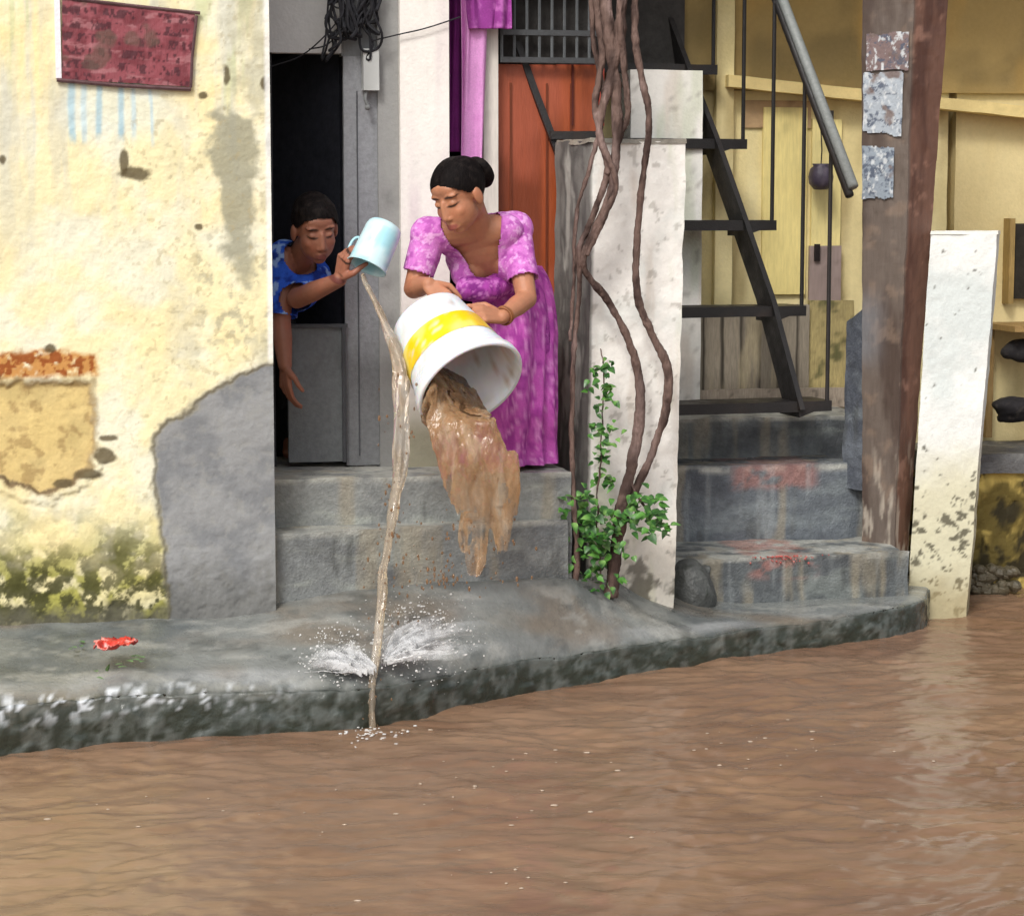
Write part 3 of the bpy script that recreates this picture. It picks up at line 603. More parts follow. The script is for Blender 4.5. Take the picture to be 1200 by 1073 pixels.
bl(760, 1016, 1.42, 2.1, .2, .772).build('upper_step', M['cement'], sr, riser_col((100, 105, 107), 241, .772), disp=.008, dsc=7)
lump = MB(); c_ = P(812, 682, 8.36); lump.ell(c_ + Vector((0, 0, -.03)), [(.08, .02, .02), (-.02, .085, .01), (-.03, .0, .115)], 30, 22); lump.box(c_ + Vector((-.07, -.02, -.13)), (.13, .02, .02), (-.02, .12, 0), (.015, .02, .17)); lump.ell(c_ + Vector((-.05, .02, -.06)), [(.1, 0, 0), (0, .08, 0), (0, 0, .09)], 24, 16)
tag(lump.remesh('shadow_fill', M['cement'], None, speck(s2l(78, 80, 78), .4, 14, 3, s2l(44, 48, 40)), .007, 2, dfn=lambda p: .03 * (np.stack([fbm(p, 13, 9 + k, 5, .6) for k in range(3)], 1) - .5)), 'added dark lump standing in for shadow at the foot of the white column', 'shadow_fill')  # dark lump added to fill the shadowy area between column and step
rm_ = MB()
for k in range(60):
    a_, b__ = random.gauss(918, 22), random.gauss(652, 4)
    q = PV(a_, b__, .742); rm_.ball((q.x, q.y, min(q.z, .297)), random.uniform(.002, .005), 6, 4)
tag(rm_.build('red_powder', M['cloth'], None, speck(s2l(176, 90, 84), .4, 30, 3, s2l(206, 160, 150)), weld=False), 'smear of red powder on the edge of the lower side step', 'powder', kind='stuff')

# ------------------------------------------------------------------ iron stair
stair = empty('iron_stair', P(960, 480, 9.0), 'steep black iron stair with thin railing rising behind the white column', 'stair')
aS = R(17); tS = Vector((math.cos(aS), math.sin(aS), 0)); hS = Vector((-math.sin(aS), math.cos(aS), 0))
ends = [P(*q) for q in ((975, 463, 8.95), (945, 352, 9.13), (910, 252, 9.31), (876, 157, 9.49), (841, 70, 9.67), (808, -16, 9.85), (777, -96, 10.03))]
iron = speck(s2l(33, 31, 31), .35, 14, 3, s2l(60, 48, 40))
for i_, e0 in enumerate(ends):
    L_ = .90 if i_ < 6 else .9
    mb = MB(); o_ = e0 - tS * L_ - Vector((0, 0, .03)); mb.box(o_, tS * L_, hS * .2, (0, 0, .008), .05); mb.box(o_ + Vector((0, 0, -.034)) , tS * L_, hS * .006, (0, 0, .034), .05); mb.box(o_ + hS * .194 + Vector((0, 0, -.022)), tS * (L_ - .002), hS * .005, (0, 0, .022), .05)
    mb.build('tread', M['steel'], stair, iron, disp=.002, dsc=9)
    g0 = e0 - tS * .142 - Vector((0, 0, .032)); q_ = [g0, g0 + tS * .14, g0 + tS * .136 - Vector((0, 0, .008)), g0 - Vector((0, 0, .055))]
    vs = q_ + [x + hS * .19 for x in q_]; MB().add(vs, [(0, 1, 2, 3), (7, 6, 5, 4), (0, 4, 5, 1), (1, 5, 6, 2), (2, 6, 7, 3), (3, 7, 4, 0)]).build('bracket', M['steel'], stair, iron, disp=.002, dsc=9)
def plate(off, nm, lo=.12, w_=.085):
    mb = MB(); q = [e - tS * off for e in ends]; d0 = (q[1] - q[0]).normalized(); q = [q[0] - d0 * lo] + q; nn = Vector((0, 0, 1)).cross(tS); 
    vs = []
    for x in q: vs += [x, x + tS * .022, x + tS * .022 + hS * w_ * 1.9, x + hS * w_ * 1.9]
    f = []
    for k in range(len(q) - 1):
        for j in range(4): f.append((k * 4 + j, k * 4 + (j + 1) % 4, (k + 1) * 4 + (j + 1) % 4, (k + 1) * 4 + j))
    f += [(3, 2, 1, 0), tuple(range(len(q) * 4 - 4, len(q) * 4))]
    mb.add(vs, f).build(nm, M['steel'], stair, iron)
plate(.155, 'stringer', .06); plate(.845, 'stringer', .06)
rails = [e + Vector((0, 0, .93)) for e in ends]; ra, rb_ = P(1000, 219, 8.72), P(916, -3, 9.31); rails = [ra, rb_, rb_ + (rb_ - ra) * 1.6]
mb = MB(); mb.tube([r for r in rails], .021, 10); mb.build('handrail', M['steel'], stair, speck(s2l(132, 136, 134), .2, 14), smooth=True)
mb = MB(); mb.tube([r + Vector((-.012, .012, -.034)) for r in rails], .018, 8); mb.build('rail_underside_shade', M['steel'], stair, iron, smooth=True)  # dark tube under the handrail, standing in for its shaded underside
for i_, e0 in enumerate(ends):
    MB().tube([e0 - tS * .012 + hS * .02 - Vector((0, 0, .03)), hz(e0 - tS * .012 + hS * .02, ra.z + (rb_.z - ra.z) * (e0.y - ra.y) / (rb_.y - ra.y))], .0085, 8).build('baluster', M['steel'], stair, iron)

bar = empty('iron_brace', P(655, 190, 8.3), 'slanting black iron brace in front of the orange door beside the column', 'brace')
mb = MB(); q0, q1 = P(602, 48, 8.36), P(661, 206, 8.34); d_ = q1 - q0; mb.box(q0, (.026, .006, 0), (-.006, .026, 0), d_, .2); mb.build('diagonal_bar', M['steel'], bar, iron, disp=.003, dsc=9)
mb = MB(); mb.box(P(646, 163, 8.33), (.19, .03, 0), (-.006, .04, 0), (0, 0, .03), .05); mb.build('short_tread', M['steel'], bar, iron, disp=.003, dsc=9)
rb = empty('red_board', P(675, 140, 8.40), 'faded red board fixed above the short iron tread left of the vine', 'board')
mb = MB(); mb.box(P(652, 147, 8.40), (.18, .038, 0), (-.005, .022, 0), (0, 0, .225), .02); mb.build('board_face', M['paint'], rb, speck(s2l(172, 74, 58), .3, 9), disp=.003, dsc=9)
mb = MB(); mb.box(P(670, 147, 8.392), (.007, .0015, 0), (-.002, .008, 0), (0, 0, .225), .05); mb.build('board_joint', M['dark'], rb, s2l(84, 40, 34))

# ------------------------------------------------------------------ back walls
def yel(p):
    n = fbm(p, 2.2, 3, 5, .6); c = np.tile(s2l(238, 224, 172), (len(p), 1)); c = mixc(c, s2l(220, 204, 150), sst(.48, .7, n)); c = mixc(c, s2l(226, 208, 150), sst(.52, .7, fbm(p, (7, 7, 1), 13, 4)) * .6); return mixc(c, s2l(150, 128, 84), sst(.58, .75, fbm(p, (9, 9, 2), 23, 4)) * .6)
def olive(p):
    n = fbm(p, 2.6, 33, 5, .6); c = np.tile(s2l(168, 144, 92), (len(p), 1)); c = mixc(c, s2l(134, 116, 76), sst(.42, .65, n)); return mixc(c, s2l(186, 150, 84), sst(.58, .75, fbm(p, (5, 5, 1.6), 43, 4)) * .7)
bw = empty('back_house', F(2.2, 2.2, .6), 'ochre yellow house wall with a plaster ledge behind the iron stair', 'house')
VB = 2.1
def sl(px0, px1, y0, y1, v, th, nm, col, res=.03, mt='plaster', disp=.004):
    return slab(px0, px1, y0, y1, v, th, res).build(nm, M[mt], bw, col, disp=disp, dsc=5)
sl(640, 1108, 104, 640, VB, .1, 'lower_wall', yel); sl(1117, 1420, 100, 760, VB, .1, 'side_wall', lambda p: mixc(yel(p), s2l(206, 186, 136), np.full(len(p), .6)))
sl(640, 1420, -260, 108, VB - .03, .14, 'upper_wall', olive)
sl(1090, 1126, 130, 720, VB + .12, .05, 'dark_gap', speck(s2l(40, 28, 20), .3, 8), mt='dark')
def bar2(pa, pb, v, hgt, dep, nm, col, mt='plaster'):
    q0, q1 = PV(*pa, v), PV(*pb, v); MB().box(q0 - V * dep, q1 - q0, V * dep, (0, 0, hgt), .03).build(nm, M[mt], bw, col, disp=.004, dsc=9)
bar2((846, 103), (1300, 150), VB - .01, .05, .10, 'ledge', speck(s2l(226, 204, 142), .2, 8))
sl(838, 858, -260, 470, VB - .06, .04, 'pilaster', yel)
sl(893, 944, 126, 345, VB - .02, .018, 'yellow_panel', speck(s2l(236, 218, 146), .2, 5), .02, 'paint', .002)
sl(950, 984, 140, 345, VB - .02, .018, 'yellow_panel', speck(s2l(236, 220, 152), .2, 5), .02, 'paint', .002)
sl(949, 986, 288, 352, VB - .045, .02, 'grey_panel', speck(s2l(158, 140, 134), .25, 9), .02, 'paint', .002)
sl(955, 961, 286, 306, VB - .06, .012, 'latch', speck(s2l(40, 34, 34), .2, 9), .02, 'dark', .001)
sl(870, 948, 118, 150, VB - .012, .01, 'stain_board', speck(s2l(176, 148, 112), .4, 12), .02, 'plaster', .002)
def boards(p):
    u = (p - np.array(O)) @ np.array(U); k = np.floor(u / .085); h = (np.sin(k * 91.7) * 43758.5) % 1; c = np.tile(s2l(150, 140, 124), (len(p), 1)) * (.72 + .5 * h[:, None])
    c = mixc(c, s2l(60, 54, 46), sst(.010, .003, np.abs(u / .085 - np.round(u / .085)) * .085)); n = fbm(p, (22, 22, 2.5), 3, 4); return mixc(c, s2l(186, 172, 140), sst(.5, .72, n) * .7)
bp_ = empty('board_screen', PV(890, 462, 1.8), 'weathered grey board screen behind the foot of the iron stair', 'screen')
slab(760, 950, 358, 470, 1.82, .03, .008).build('boards', M['wood'], bp_, boards, disp=.004, dsc=8)
slab(950, 1002, 352, 480, 1.84, .03, .012).build('end_board', M['wood'], bp_, lambda p: mixc(speck(s2l(176, 160, 110), .3, 9)(p), s2l(70, 76, 44), sst(.52, .66, fbm(p, 14, 7, 4, .6)) * .8), disp=.004, dsc=8)
slab(790, 1002, 456, 478, 1.79, .03, .012).build('sill_board', M['wood'], bp_, speck(s2l(170, 156, 140), .4, 22, 4, s2l(84, 74, 66)), disp=.004, dsc=18)
wp = empty('white_pier', PV(780, 300, 1.95), 'short white pier seen between the iron stair treads', 'pier')
slab(738, 822, 82, 640, 1.72, .2, .02).build('pier_body', M['plaster'], wp, column_col, disp=.004, dsc=5)
slab(560, 800, -240, 80, 2.02, .06, .03).build('dark_panel', M['dark'], bw, speck(s2l(64, 62, 60), .4, 7))  # dark grey backing behind the top of the stair
# unseen slab overhead, added to darken the upper wall
ov = MB(); ov.box(F(.2, 1.25, 3.15), U * 4.4, V * 1.6, (0, 0, .14)); ov.build('shade_slab', M['cement'], bw, speck(s2l(130, 124, 112), .2, 4))
# hanging pot
hp = empty('hanging_pot', PV(962, 205, VB - .12), 'small dark round pot hanging on the yellow wall', 'pot')
c_ = PV(962, 206, VB - .12); mb = MB(); prof = [(.0, -.062), (.03, -.06), (.052, -.035), (.056, -.005), (.048, .03), (.034, .042), (.04, .052), (.036, .052), (.028, .042)]
vs = []; n_ = 20
for r_, z_ in prof: vs += [(c_.x + r_ * math.cos(2 * math.pi * k / n_), c_.y + r_ * math.sin(2 * math.pi * k / n_), c_.z + z_) for k in range(n_)]
mb.add(vs, [(i_ * n_ + k, i_ * n_ + (k + 1) % n_, (i_ + 1) * n_ + (k + 1) % n_, (i_ + 1) * n_ + k) for i_ in range(len(prof) - 1) for k in range(n_)]); mb.build('pot_body', M['steel'], hp, speck(s2l(70, 62, 78), .4, 30, 3, s2l(120, 110, 120)), smooth=True, weld=False)
MB().tube([c_ + Vector((0, 0, .05)), c_ + Vector((.004, .01, .11)), PV(962, 150, VB - .06)], .003, 6).build('string', M['dark'], hp, s2l(52, 46, 40))

# ------------------------------------------------------------------ brown post with torn posters
po = empty('brown_post', P(1040, 640, 8.85), 'tall brown post with torn pale posters beside the side steps', 'post')
zb, zt_ = .25, 2.95
def at(px, py, Y, z): q = P(px, py, Y); return hz(q, z)
def post_pts(z): 
    t = (z - .34) / (1.65 + 240 * 8.8 / 2600 - .34)      # 0 at the foot, 1 at the top of the picture
    L_ = P(1016 - 11 * t, 300, 8.90); E_ = P(1055 + 10 * t, 300, 8.78); Rr = P(1072 + 33 * t, 300, 8.90); Bk = (L_ + Rr) / 2 + Vector((.02, .16, 0))
    return [hz(L_, z), hz(E_, z), hz(Rr, z), hz(Bk, z)]
def post_col(p):
    b_ = np.array(post_pts(1.5)[1])[:2]; n = fbm(p, (10, 10, 2), 3, 5, .6); n2 = fbm(p, 16, 8, 4, .6)
    c = np.tile(s2l(108, 97, 89), (len(p), 1)); c = mixc(c, s2l(84, 71, 64), sst(.45, .65, n)); c = mixc(c, s2l(140, 120, 104), sst(.55, .7, n2) * .5)
    e_ = np.array([np.array(post_pts(z)[1])[0] for z in (.3, 2.9)]); xe = e_[0] + (e_[1] - e_[0]) * (p[:, 2] - .3) / 2.6
    rt = sst(.002, .012, p[:, 0] - xe); r_ = np.tile(s2l(116, 84, 70), (len(p), 1)); r_ = mixc(r_, s2l(88, 60, 50), sst(.45, .62, n)); r_ = mixc(r_, s2l(170, 130, 112), sst(.6, .72, n2) * .5)
    c = c * (1 - rt[:, None]) + r_ * rt[:, None]
    c = mixc(c, s2l(206, 196, 180), sst(.9, .4, p[:, 2]) * sst(.58, .66, fbm(p, (26, 26, 5), 18, 4, .6)) * .5)
    c = mixc(c, s2l(128, 134, 142), sst(.95, 1.1, p[:, 2]) * sst(1.35, 1.2, p[:, 2]) * sst(.1, .0, p[:, 0] - (xe - .13)) * .5)
    return c
MB().prism(post_pts(zb), post_pts(zt_), .012).build('shaft', M['paint'], po, post_col, disp=.007, dsc=8)
def poster(y0, y1, xa, xb, nm, base, s):
    # pasted paper lies on the left face of the post
    mb = MB(); za, zc = P(1030, y1, 8.82).z, P(1030, y0, 8.82).z; rows_ = []
    def onf(s_, z): q = post_pts(z); nrm_ = (q[1] - q[0]).cross(Vector((0, 0, 1))).normalized(); return q[0] + (q[1] - q[0]) * s_ + nrm_ * .009
    mb.grid(onf(xa, za), onf(xb, za), onf(xb, zc), onf(xa, zc), .004)
    def colf(p):
        n = fbm(p, (44, 44, 60), s, 5, .7); c = np.tile(s2l(*base), (len(p), 1)); c = mixc(c, s2l(84, 92, 108), sst(.52, .62, n) * .9); c = mixc(c, s2l(206, 210, 212), sst(.56, .66, fbm(p, (70, 70, 44), s + 5, 4, .65)) * .9); return mixc(c, s2l(120, 104, 98), sst(.6, .68, fbm(p, 12, s + 9, 4)) * .9)
    o_ = mb.build(nm, M['plaster'], po, colf, disp=.004, dsc=18)
    bm = bmesh.new(); bm.from_mesh(o_.data); q = np.array([v.co[:] for v in bm.verts]); bm.verts.ensure_lookup_table()
    zmid = (za + zc) / 2; e_ = 1 - np.abs(q[:, 2] - zmid) / ((zc - za) / 2); k = (fbm(q, (14, 14, 26), s + 77, 4, .6) > .42 + .5 * np.clip(e_ * 3.2, 0, 1))
    bmesh.ops.delete(bm, geom=[bm.verts[i_] for i_ in np.nonzero(k)[0]], context='VERTS'); bm.to_mesh(o_.data); bm.free()
    return o_
poster(84, 160, .04, .86, 'poster', (170, 178, 186), 5); poster(168, 236, .02, .72, 'poster', (146, 156, 166), 15); poster(36, 84, .1, .95, 'poster', (128, 110, 108), 25)
# low cement pier left of the post
pr = empty('cement_pier', P(995, 535, 8.7), 'short dark grey cement pier joined to the left of the brown post', 'pier')
b = [at(988, 500, 9.0, .5), at(1019, 500, 8.9, .5), at(1030, 500, 9.1, .5), at(996, 500, 9.2, .5)]; t = [at(992, 380, 9.0, 1.18), at(1012, 380, 8.9, 1.24), at(1024, 380, 9.1, 1.24), at(1000, 380, 9.2, 1.18)]
MB().prism(b, t, .012).build('pier_body', M['cement'], pr, cem((108, 114, 122), 301), disp=.012, dsc=9)
# ------------------------------------------------------------------ white gate pillar
pl_ = empty('white_pillar', P(1110, 690, 8.9), 'leaning short whitewashed gate pillar with black mould at its foot', 'pillar')
def pil_col(p):
    z = p[:, 2]; n = fbm(p, 4, 3, 5, .6); c = np.tile(s2l(232, 234, 230), (len(p), 1)); c = mixc(c, s2l(206, 214, 212), sst(.42, .66, n) * .8); c = mixc(c, s2l(214, 216, 196), sst(.7, .3, z + .2 * (n - .5)) * .7)
    sp = sst(.63, .69, fbm(p, 34, 13, 4, .62) + .07 * sst(.6, .2, z) - .10 * sst(.5, .9, z)); c = mixc(c, s2l(206, 200, 168), sst(.75, .45, z + .3 * (n - .5)) * .8); c = mixc(c, s2l(74, 70, 56), sp * .85)
    return mixc(c, s2l(160, 146, 108), sst(.26, .1, z + .25 * (n - .5)) * .7)
def pp_(x0, x1, Y, z): return [at(x0, 400, Y, z), at(x1, 400, Y + .03, z), at(x1 + 3, 400, Y + .26, z), at(x0 + 2, 400, Y + .22, z)]
MB().prism(pp_(1068, 1138, 8.80, -.1), pp_(1088, 1166, 8.80, 1.535), .008).build('shaft', M['plaster'], pl_, pil_col, disp=.008, dsc=7)
MB().prism(pp_(1087.4, 1166.6, 8.797, 1.533), pp_(1088, 1166, 8.80, 1.546), .012).build('top_slab', M['plaster'], pl_, speck(s2l(226, 224, 214), .25, 8), disp=.005, dsc=12)
# ------------------------------------------------------------------ low mossy wall, far right
lw = empty('low_wall', P(1180, 690, 9.5), 'low mossy yellow wall standing in the brown water at far right', 'wall')
def lw_col(p):
    n = fbm(p, 8, 3, 5, .65); c = np.tile(s2l(196, 172, 96), (len(p), 1)); c = mixc(c, s2l(110, 96, 50), sst(.42, .56, n)); c = mixc(c, s2l(56, 50, 32), sst(.5, .62, fbm(p, 13, 13, 4, .65) + .12 * sst(.35, .05, p[:, 2]))); return c
def lwp(v0, v1, z0, z1, x0=1095, x1=1420):
    ua, ub = UV(x0, 600, v0)[0], UV(x1, 600, v0)[0]; return ublock(ua, ub, v0, v1, z0, z1, .014)
lwp(1.5, 2.12, -.2, .50).build('wall_body', M['plaster'], lw, lw_col, disp=.03, dsc=8)
lwp(1.47, 2.0, .50, .585).build('grey_slab', M['cement'], lw, cem((104, 104, 104), 401), disp=.01, dsc=8)
ru = MB()
for k in range(60):
    a_, b__ = random.uniform(1128, 1190), random.uniform(640, 694); q = P(a_, b__, 9.35); s_ = random.uniform(.012, .035); q.z = max(q.z * .5, 0) + .005
    ru.ell(q, [(s_, s_ * .3, 0), (-s_ * .3, s_, s_ * .2), (0, -s_ * .2, s_ * .8)], 8, 6)
tag(ru.build('rubble', M['cement'], None, speck(s2l(92, 84, 66), .5, 24, 3, s2l(44, 44, 34)), disp=.008, dsc=30, weld=False), 'dark wet rubble at the foot of the leaning white pillar', 'rubble', kind='stuff')
# bundles and shutter in the alcove
for (a_, b__, rx, ry, lab) in ((1196, 480, 40, 20, 'large black cloth bundle lying on the grey slab at far right'), (1202, 414, 26, 20, 'small black bundle tucked above the larger black bundle')):
    mb = MB(); c_ = PV(a_, b__, 1.85); r_ = .0036
    for k in range(7): mb.ell(c_ + Vector((random.uniform(-.5, .5) * rx * r_, random.uniform(-.03, .03), random.uniform(-.35, .35) * ry * r_)), [(rx * r_ * .75, 0, random.uniform(-.02, .02)), (0, .06, 0), (random.uniform(-.01, .01), 0, ry * r_ * .6)], 14, 10)
    tag(mb.remesh('cloth_bundle', M['dark'], None, speck(s2l(44, 42, 44), .4, 18, 3, s2l(84, 78, 72)), .008, 2, dfn=lambda p: .02 * (np.stack([fbm(p, 18, 3 + k, 4) for k in range(3)], 1) - .5)), lab, 'bundle', 'black bundles in the alcove')
al = empty('alcove_shelf', PV(1190, 440, 1.95), 'thin wooden shelf on the yellow wall above the black bundle', 'shelf')
ua = UV(1168, 440, 1.9)[0]; MB().box(F(ua, 1.72, UV(1190, 388, 1.8)[1]), U * .7, V * .38, (0, 0, .025)).build('shelf_board', M['wood'], al, speck(s2l(150, 122, 76), .3, 9))
MB().box(F(ua, 2.0, .6), U * .03, V * .1, (0, 0, UV(1190, 388, 1.8)[1] - .602)).build('support', M['wood'], al, speck(s2l(150, 122, 76), .3, 9))
sh = empty('window_shutter', PV(1196, 318, 2.05), 'narrow dark window opening in the yellow wall at the right edge', 'window')
slab(1188, 1240, 262, 350, 2.06, .06).build('dark_pane', M['dark'], sh, speck(s2l(46, 42, 36), .3, 9)); slab(1183, 1189, 256, 356, 2.03, .1).build('window_frame', M['wood'], sh, speck(s2l(156, 130, 78), .3, 9))
# red mark on the ledge
rg_ = MB(); c_ = PZ(135, 762, .262); nu = 34
g_ = np.linspace(-1, 1, nu); xx, yy = np.meshgrid(g_, g_); xx = xx.ravel(); yy = yy.ravel(); q_ = np.stack([xx, yy, 0 * xx], 1)
cr = fbm(q_, 2.6, 5, 4, .55); rid = 1 - np.abs(fbm(q_, 2.2, 15, 3) * 2 - 1)
vs = np.stack([c_.x + xx * .068 + .02 * (cr - .5), c_.y + yy * .075 + .25 * xx * .03 + .03 * (fbm(q_, 2, 25, 3) - .5), c_.z + .004 + .030 * rid ** 2 + .02 * (cr - .4)], 1)
ff = [(a * nu + b_, a * nu + b_ + 1, (a + 1) * nu + b_ + 1, (a + 1) * nu + b_) for a in range(nu - 1) for b_ in range(nu - 1) if (xx[a * nu + b_] ** 4 + yy[a * nu + b_] ** 4) < .75 + .8 * (cr[a * nu + b_] - .5)]
def redc(p): n = fbm(p, 30, 3, 4, .6); c = mixc(np.tile(s2l(206, 62, 48), (len(p), 1)), s2l(160, 40, 34), sst(.45, .62, n)); return mixc(c, s2l(240, 160, 150), sst(.57, .66, fbm(p, 40, 13, 3)) * .9)
ro = rg_.add(vs, ff).build('red_scrap', M['plastic'], None, redc, smooth=True); md = ro.modifiers.new('t', 'SOLIDIFY'); md.thickness = .0025
tag(ro, 'crumpled scrap of red plastic lying on the grey ledge at left', 'scrap')
gp = MB()
for k in range(16):
    a_, b__ = random.choice([(92, 758), (150, 778), (122, 790), (160, 772)]); q = PZ(a_ + random.gauss(0, 7), b__ + random.gauss(0, 4), .25); leaf_at(gp, q, np.array([random.uniform(-1, 1), random.uniform(-1, 1), .1]), np.array([0, 0, 1.]), .03, .014)
tag(gp.build('fallen_leaves', M['leaf'], None, speck(s2l(96, 132, 84), .3, 30), weld=False), 'few wet green leaves scattered round the red plastic scrap', 'leaves', kind='stuff')
# ------------------------------------------------------------------ people
def A(v): return np.array(v, float)
def frame(f, up=(0, 0, 1)):
    f = nrm(f); s_ = nrm(np.cross(f, up)); return f, s_, np.cross(s_, f)      # forward, side, up
def head_body(mb, c, fr, k=1., nose=1.):
    f, s, u = fr; c = A(c); L = lambda x, y, z: c + k * (x * s + y * f + z * u); E = lambda x, y, z, a, b, d: mb.ell(L(x, y, z), [k * a * s, k * b * f, k * d * u], 20, 14)
    E(0, -.012, .022, .070, .088, .084); E(0, .030, -.03, .061, .060, .074); E(0, .052, -.085, .026, .026, .020); E(0, .05, -.06, .036, .038, .03)
    for g in (-1, 1):
        E(g * .031, .018, -.058, .022, .034, .028); E(g * .032, .054, -.024, .024, .024, .026); E(g * .026, .061, .034, .026, .016, .010); E(g * .074, -.006, -.012, .009, .02, .031)
        E(g * .011, .088, -.034, .008, .010, .007); E(g * .030, .066, .010, .014, .014, .011)
    mb.cap(L(0, .080, .016), L(0, .094, -.028), k * .009, k * .0120 * nose); E(0, .058, .05, .045, .017, .024)
    for z, r in ((-.057, .0075), (-.069, .009)): mb.chain([L(-.022, .074, z), L(-.008, .087, z + .001), L(.008, .087, z + .001), L(.022, .074, z)], [k * r * .6, k * r, k * r, k * r * .6])
def face_paint(c, p, hc, fr, k, skin, lip, browc=(.012, .008, .007), down=False):
    f, s, u = fr; d = (p - A(hc)) / k; x, y, z = d @ s, d @ f, d @ u; fr_ = sst(.035, .05, y); ax = np.abs(x)
    m = sst(1.25, .8, np.hypot(x / .022, (z + .063) / .0105)) * sst(.06, .07, y); c = mixc(c, lip, m * .85)
    br = sst(1.2, .7, np.hypot((ax - .031) / .021, (z - .034 + .25 * np.abs(ax - .028)) / .0052)) * fr_; c = mixc(c, browc, br * .9)
    if down:
        lid = sst(1.2, .7, np.hypot((ax - .030) / .018, (z - .003 - 6 * (ax - .03) ** 2) / .0042)) * fr_; c = mixc(c, browc, lid * .95); z = z + 9
    ey = sst(1.2, .85, np.hypot((ax - .030) / .0155, (z - .011) / .0065)) * fr_; c = mixc(c, (.45, .42, .4), ey * .8)
    ir = sst(1.2, .8, np.hypot((ax - .030) / .0065, (z - .0105) / .0065)) * fr_; c = mixc(c, (.01, .007, .006), ir)
    la = sst(1.2, .7, np.hypot((ax - .030) / .018, (z - .017 + 5 * (ax - .03) ** 2 * 2) / .003)) * fr_; c = mixc(c, browc, la)
    z = d @ u; no = sst(1.2, .8, np.hypot((ax - .008) / .004, (z + .041) / .003)) * sst(.08, .085, y); c = mixc(c, A(skin) * .25, no * .7)
    ck = sst(1.3, .5, np.hypot((ax - .038) / .025, (z + .025) / .024)) * fr_; return mixc(c, A(skin) * (1.12, .95, .9), ck * .4)
def skin_col(sk):
    sk = A(sk)
    def fn(p):
        c = np.tile(sk, (len(p), 1)); n = fbm(p, 14, 5, 4); c = c * (1 + .22 * (n[:, None] - .5)); return mixc(c, sk * (1.15, .9, .85), sst(.55, .75, fbm(p, 26, 9, 3)) * .4)
    return fn
def hand(mb, w, d, n, side, k=1., curl=(.5, .7, .5), spread=.12, thumb=.6):
    """wrist w, pointing direction d, palm normal n (fingers curl towards it); side = +1/-1 puts the thumb at +/- cross(d,n)"""
    d = nrm(d); n = nrm(A(n) - d * np.dot(n, d)); s = np.cross(d, n) * side; w = A(w)
    for j in range(4):
        o = (1.5 - j) * .0185 * k; mb.cap(w + d * .012 * k + s * o * .55, w + d * .078 * k + s * o, .0135 * k, .0105 * k)
        ln = (.040, .045, .041, .032)[j] * k; a = 0; p = w + d * (.080, .084, .080, .072)[j] * k + s * o; r = .0092 * k
        lat = nrm(d + s * spread * (1.5 - j) * .6)
        for q in range(3):
            a += curl[q] * (1 + .12 * (j - 1)); dd = lat * math.cos(a) + n * math.sin(a); e = p + dd * ln; mb.cap(p, e, r, r * .9, 10); p = e; ln *= .72; r *= .9
    b = w + d * .022 * k + s * .024 * k; t1 = nrm(d * .62 + s * .75 + n * thumb * .5); e = b + t1 * .040 * k; mb.cap(b, e, .0145 * k, .0115 * k, 10); t2 = nrm(d * .85 + s * .2 + n * thumb); e2 = e + t2 * .030 * k; mb.cap(e, e2, .0112 * k, .010 * k, 10); e3 = e2 + nrm(t2 + n * .3) * .024 * k; mb.cap(e2, e3, .010 * k, .0082 * k, 10)

# ---- bucket first (the woman's hands hold it)
bm_c = A(P(552, 452, 7.28)); ba = nrm((.46, -.62, -.63)); BL, RM, RB = .315, .184, .132
b0 = bm_c - ba * BL; e1 = nrm(A((0, 0, 1)) - ba * ba[2]); e2 = np.cross(ba, e1)      # e1 up side, e2 sideways
def bk(t, g, off=0.):
    r = RB + (RM - RB) * t + off; return b0 + ba * BL * t + r * (math.cos(g) * e1 + math.sin(g) * e2)
bucket = empty('bucket', tuple(b0), 'white plastic bucket with a yellow band tipped forward in the woman\'s hands', 'bucket')
def lathe(prof, n=56, frac=None):       # prof: (t along axis in metres from base, radius)
    vs = []; 
    for t, r in prof: vs += [b0 + ba * t + r * (math.cos(2 * math.pi * k / n) * e1 + math.sin(2 * math.pi * k / n) * e2) for k in range(n)]
    return vs, [(i * n + k, i * n + (k + 1) % n, (i + 1) * n + (k + 1) % n, (i + 1) * n + k) for i in range(len(prof) - 1) for k in range(n)]
rr_ = lambda t: RB + (RM - RB) * t / BL
prof = [(.004, 0.0005), (.004, RB - .012), (0, RB - .006), (0, RB), (.01, rr_(.01))] + [(t, rr_(t)) for t in np.linspace(.03, BL - .03, 9)] + [(BL, rr_(BL)), (BL, rr_(BL) - .004)] + [(t, rr_(t) - .004) for t in np.linspace(BL - .03, .03, 8)] + [(.012, RB - .006), (.012, .0005)]
MB().add(*lathe(prof)).build('bucket_body', M['bucket_plastic'], bucket, lambda p: mixc(mixc(np.tile(s2l(232, 236, 242), (len(p), 1)), s2l(204, 198, 186), sst(.52, .7, fbm(p, (14, 14, 22), 5, 5, .65)) * .55), s2l(168, 140, 108), sst(.60, .70, fbm(p, 30, 15, 4, .65)) * .55), smooth=True, weld=False)
pr_ = [(BL - .03, rr_(BL - .03) + .001), (BL - .028, rr_(BL) + .006), (BL - .004, rr_(BL) + .008), (BL + .003, rr_(BL) + .004), (BL + .002, rr_(BL) - .004)]
MB().add(*lathe(pr_)).build('rim', M['bucket_plastic'], bucket, speck(s2l(236, 240, 246), .04, 10), smooth=True, weld=False)
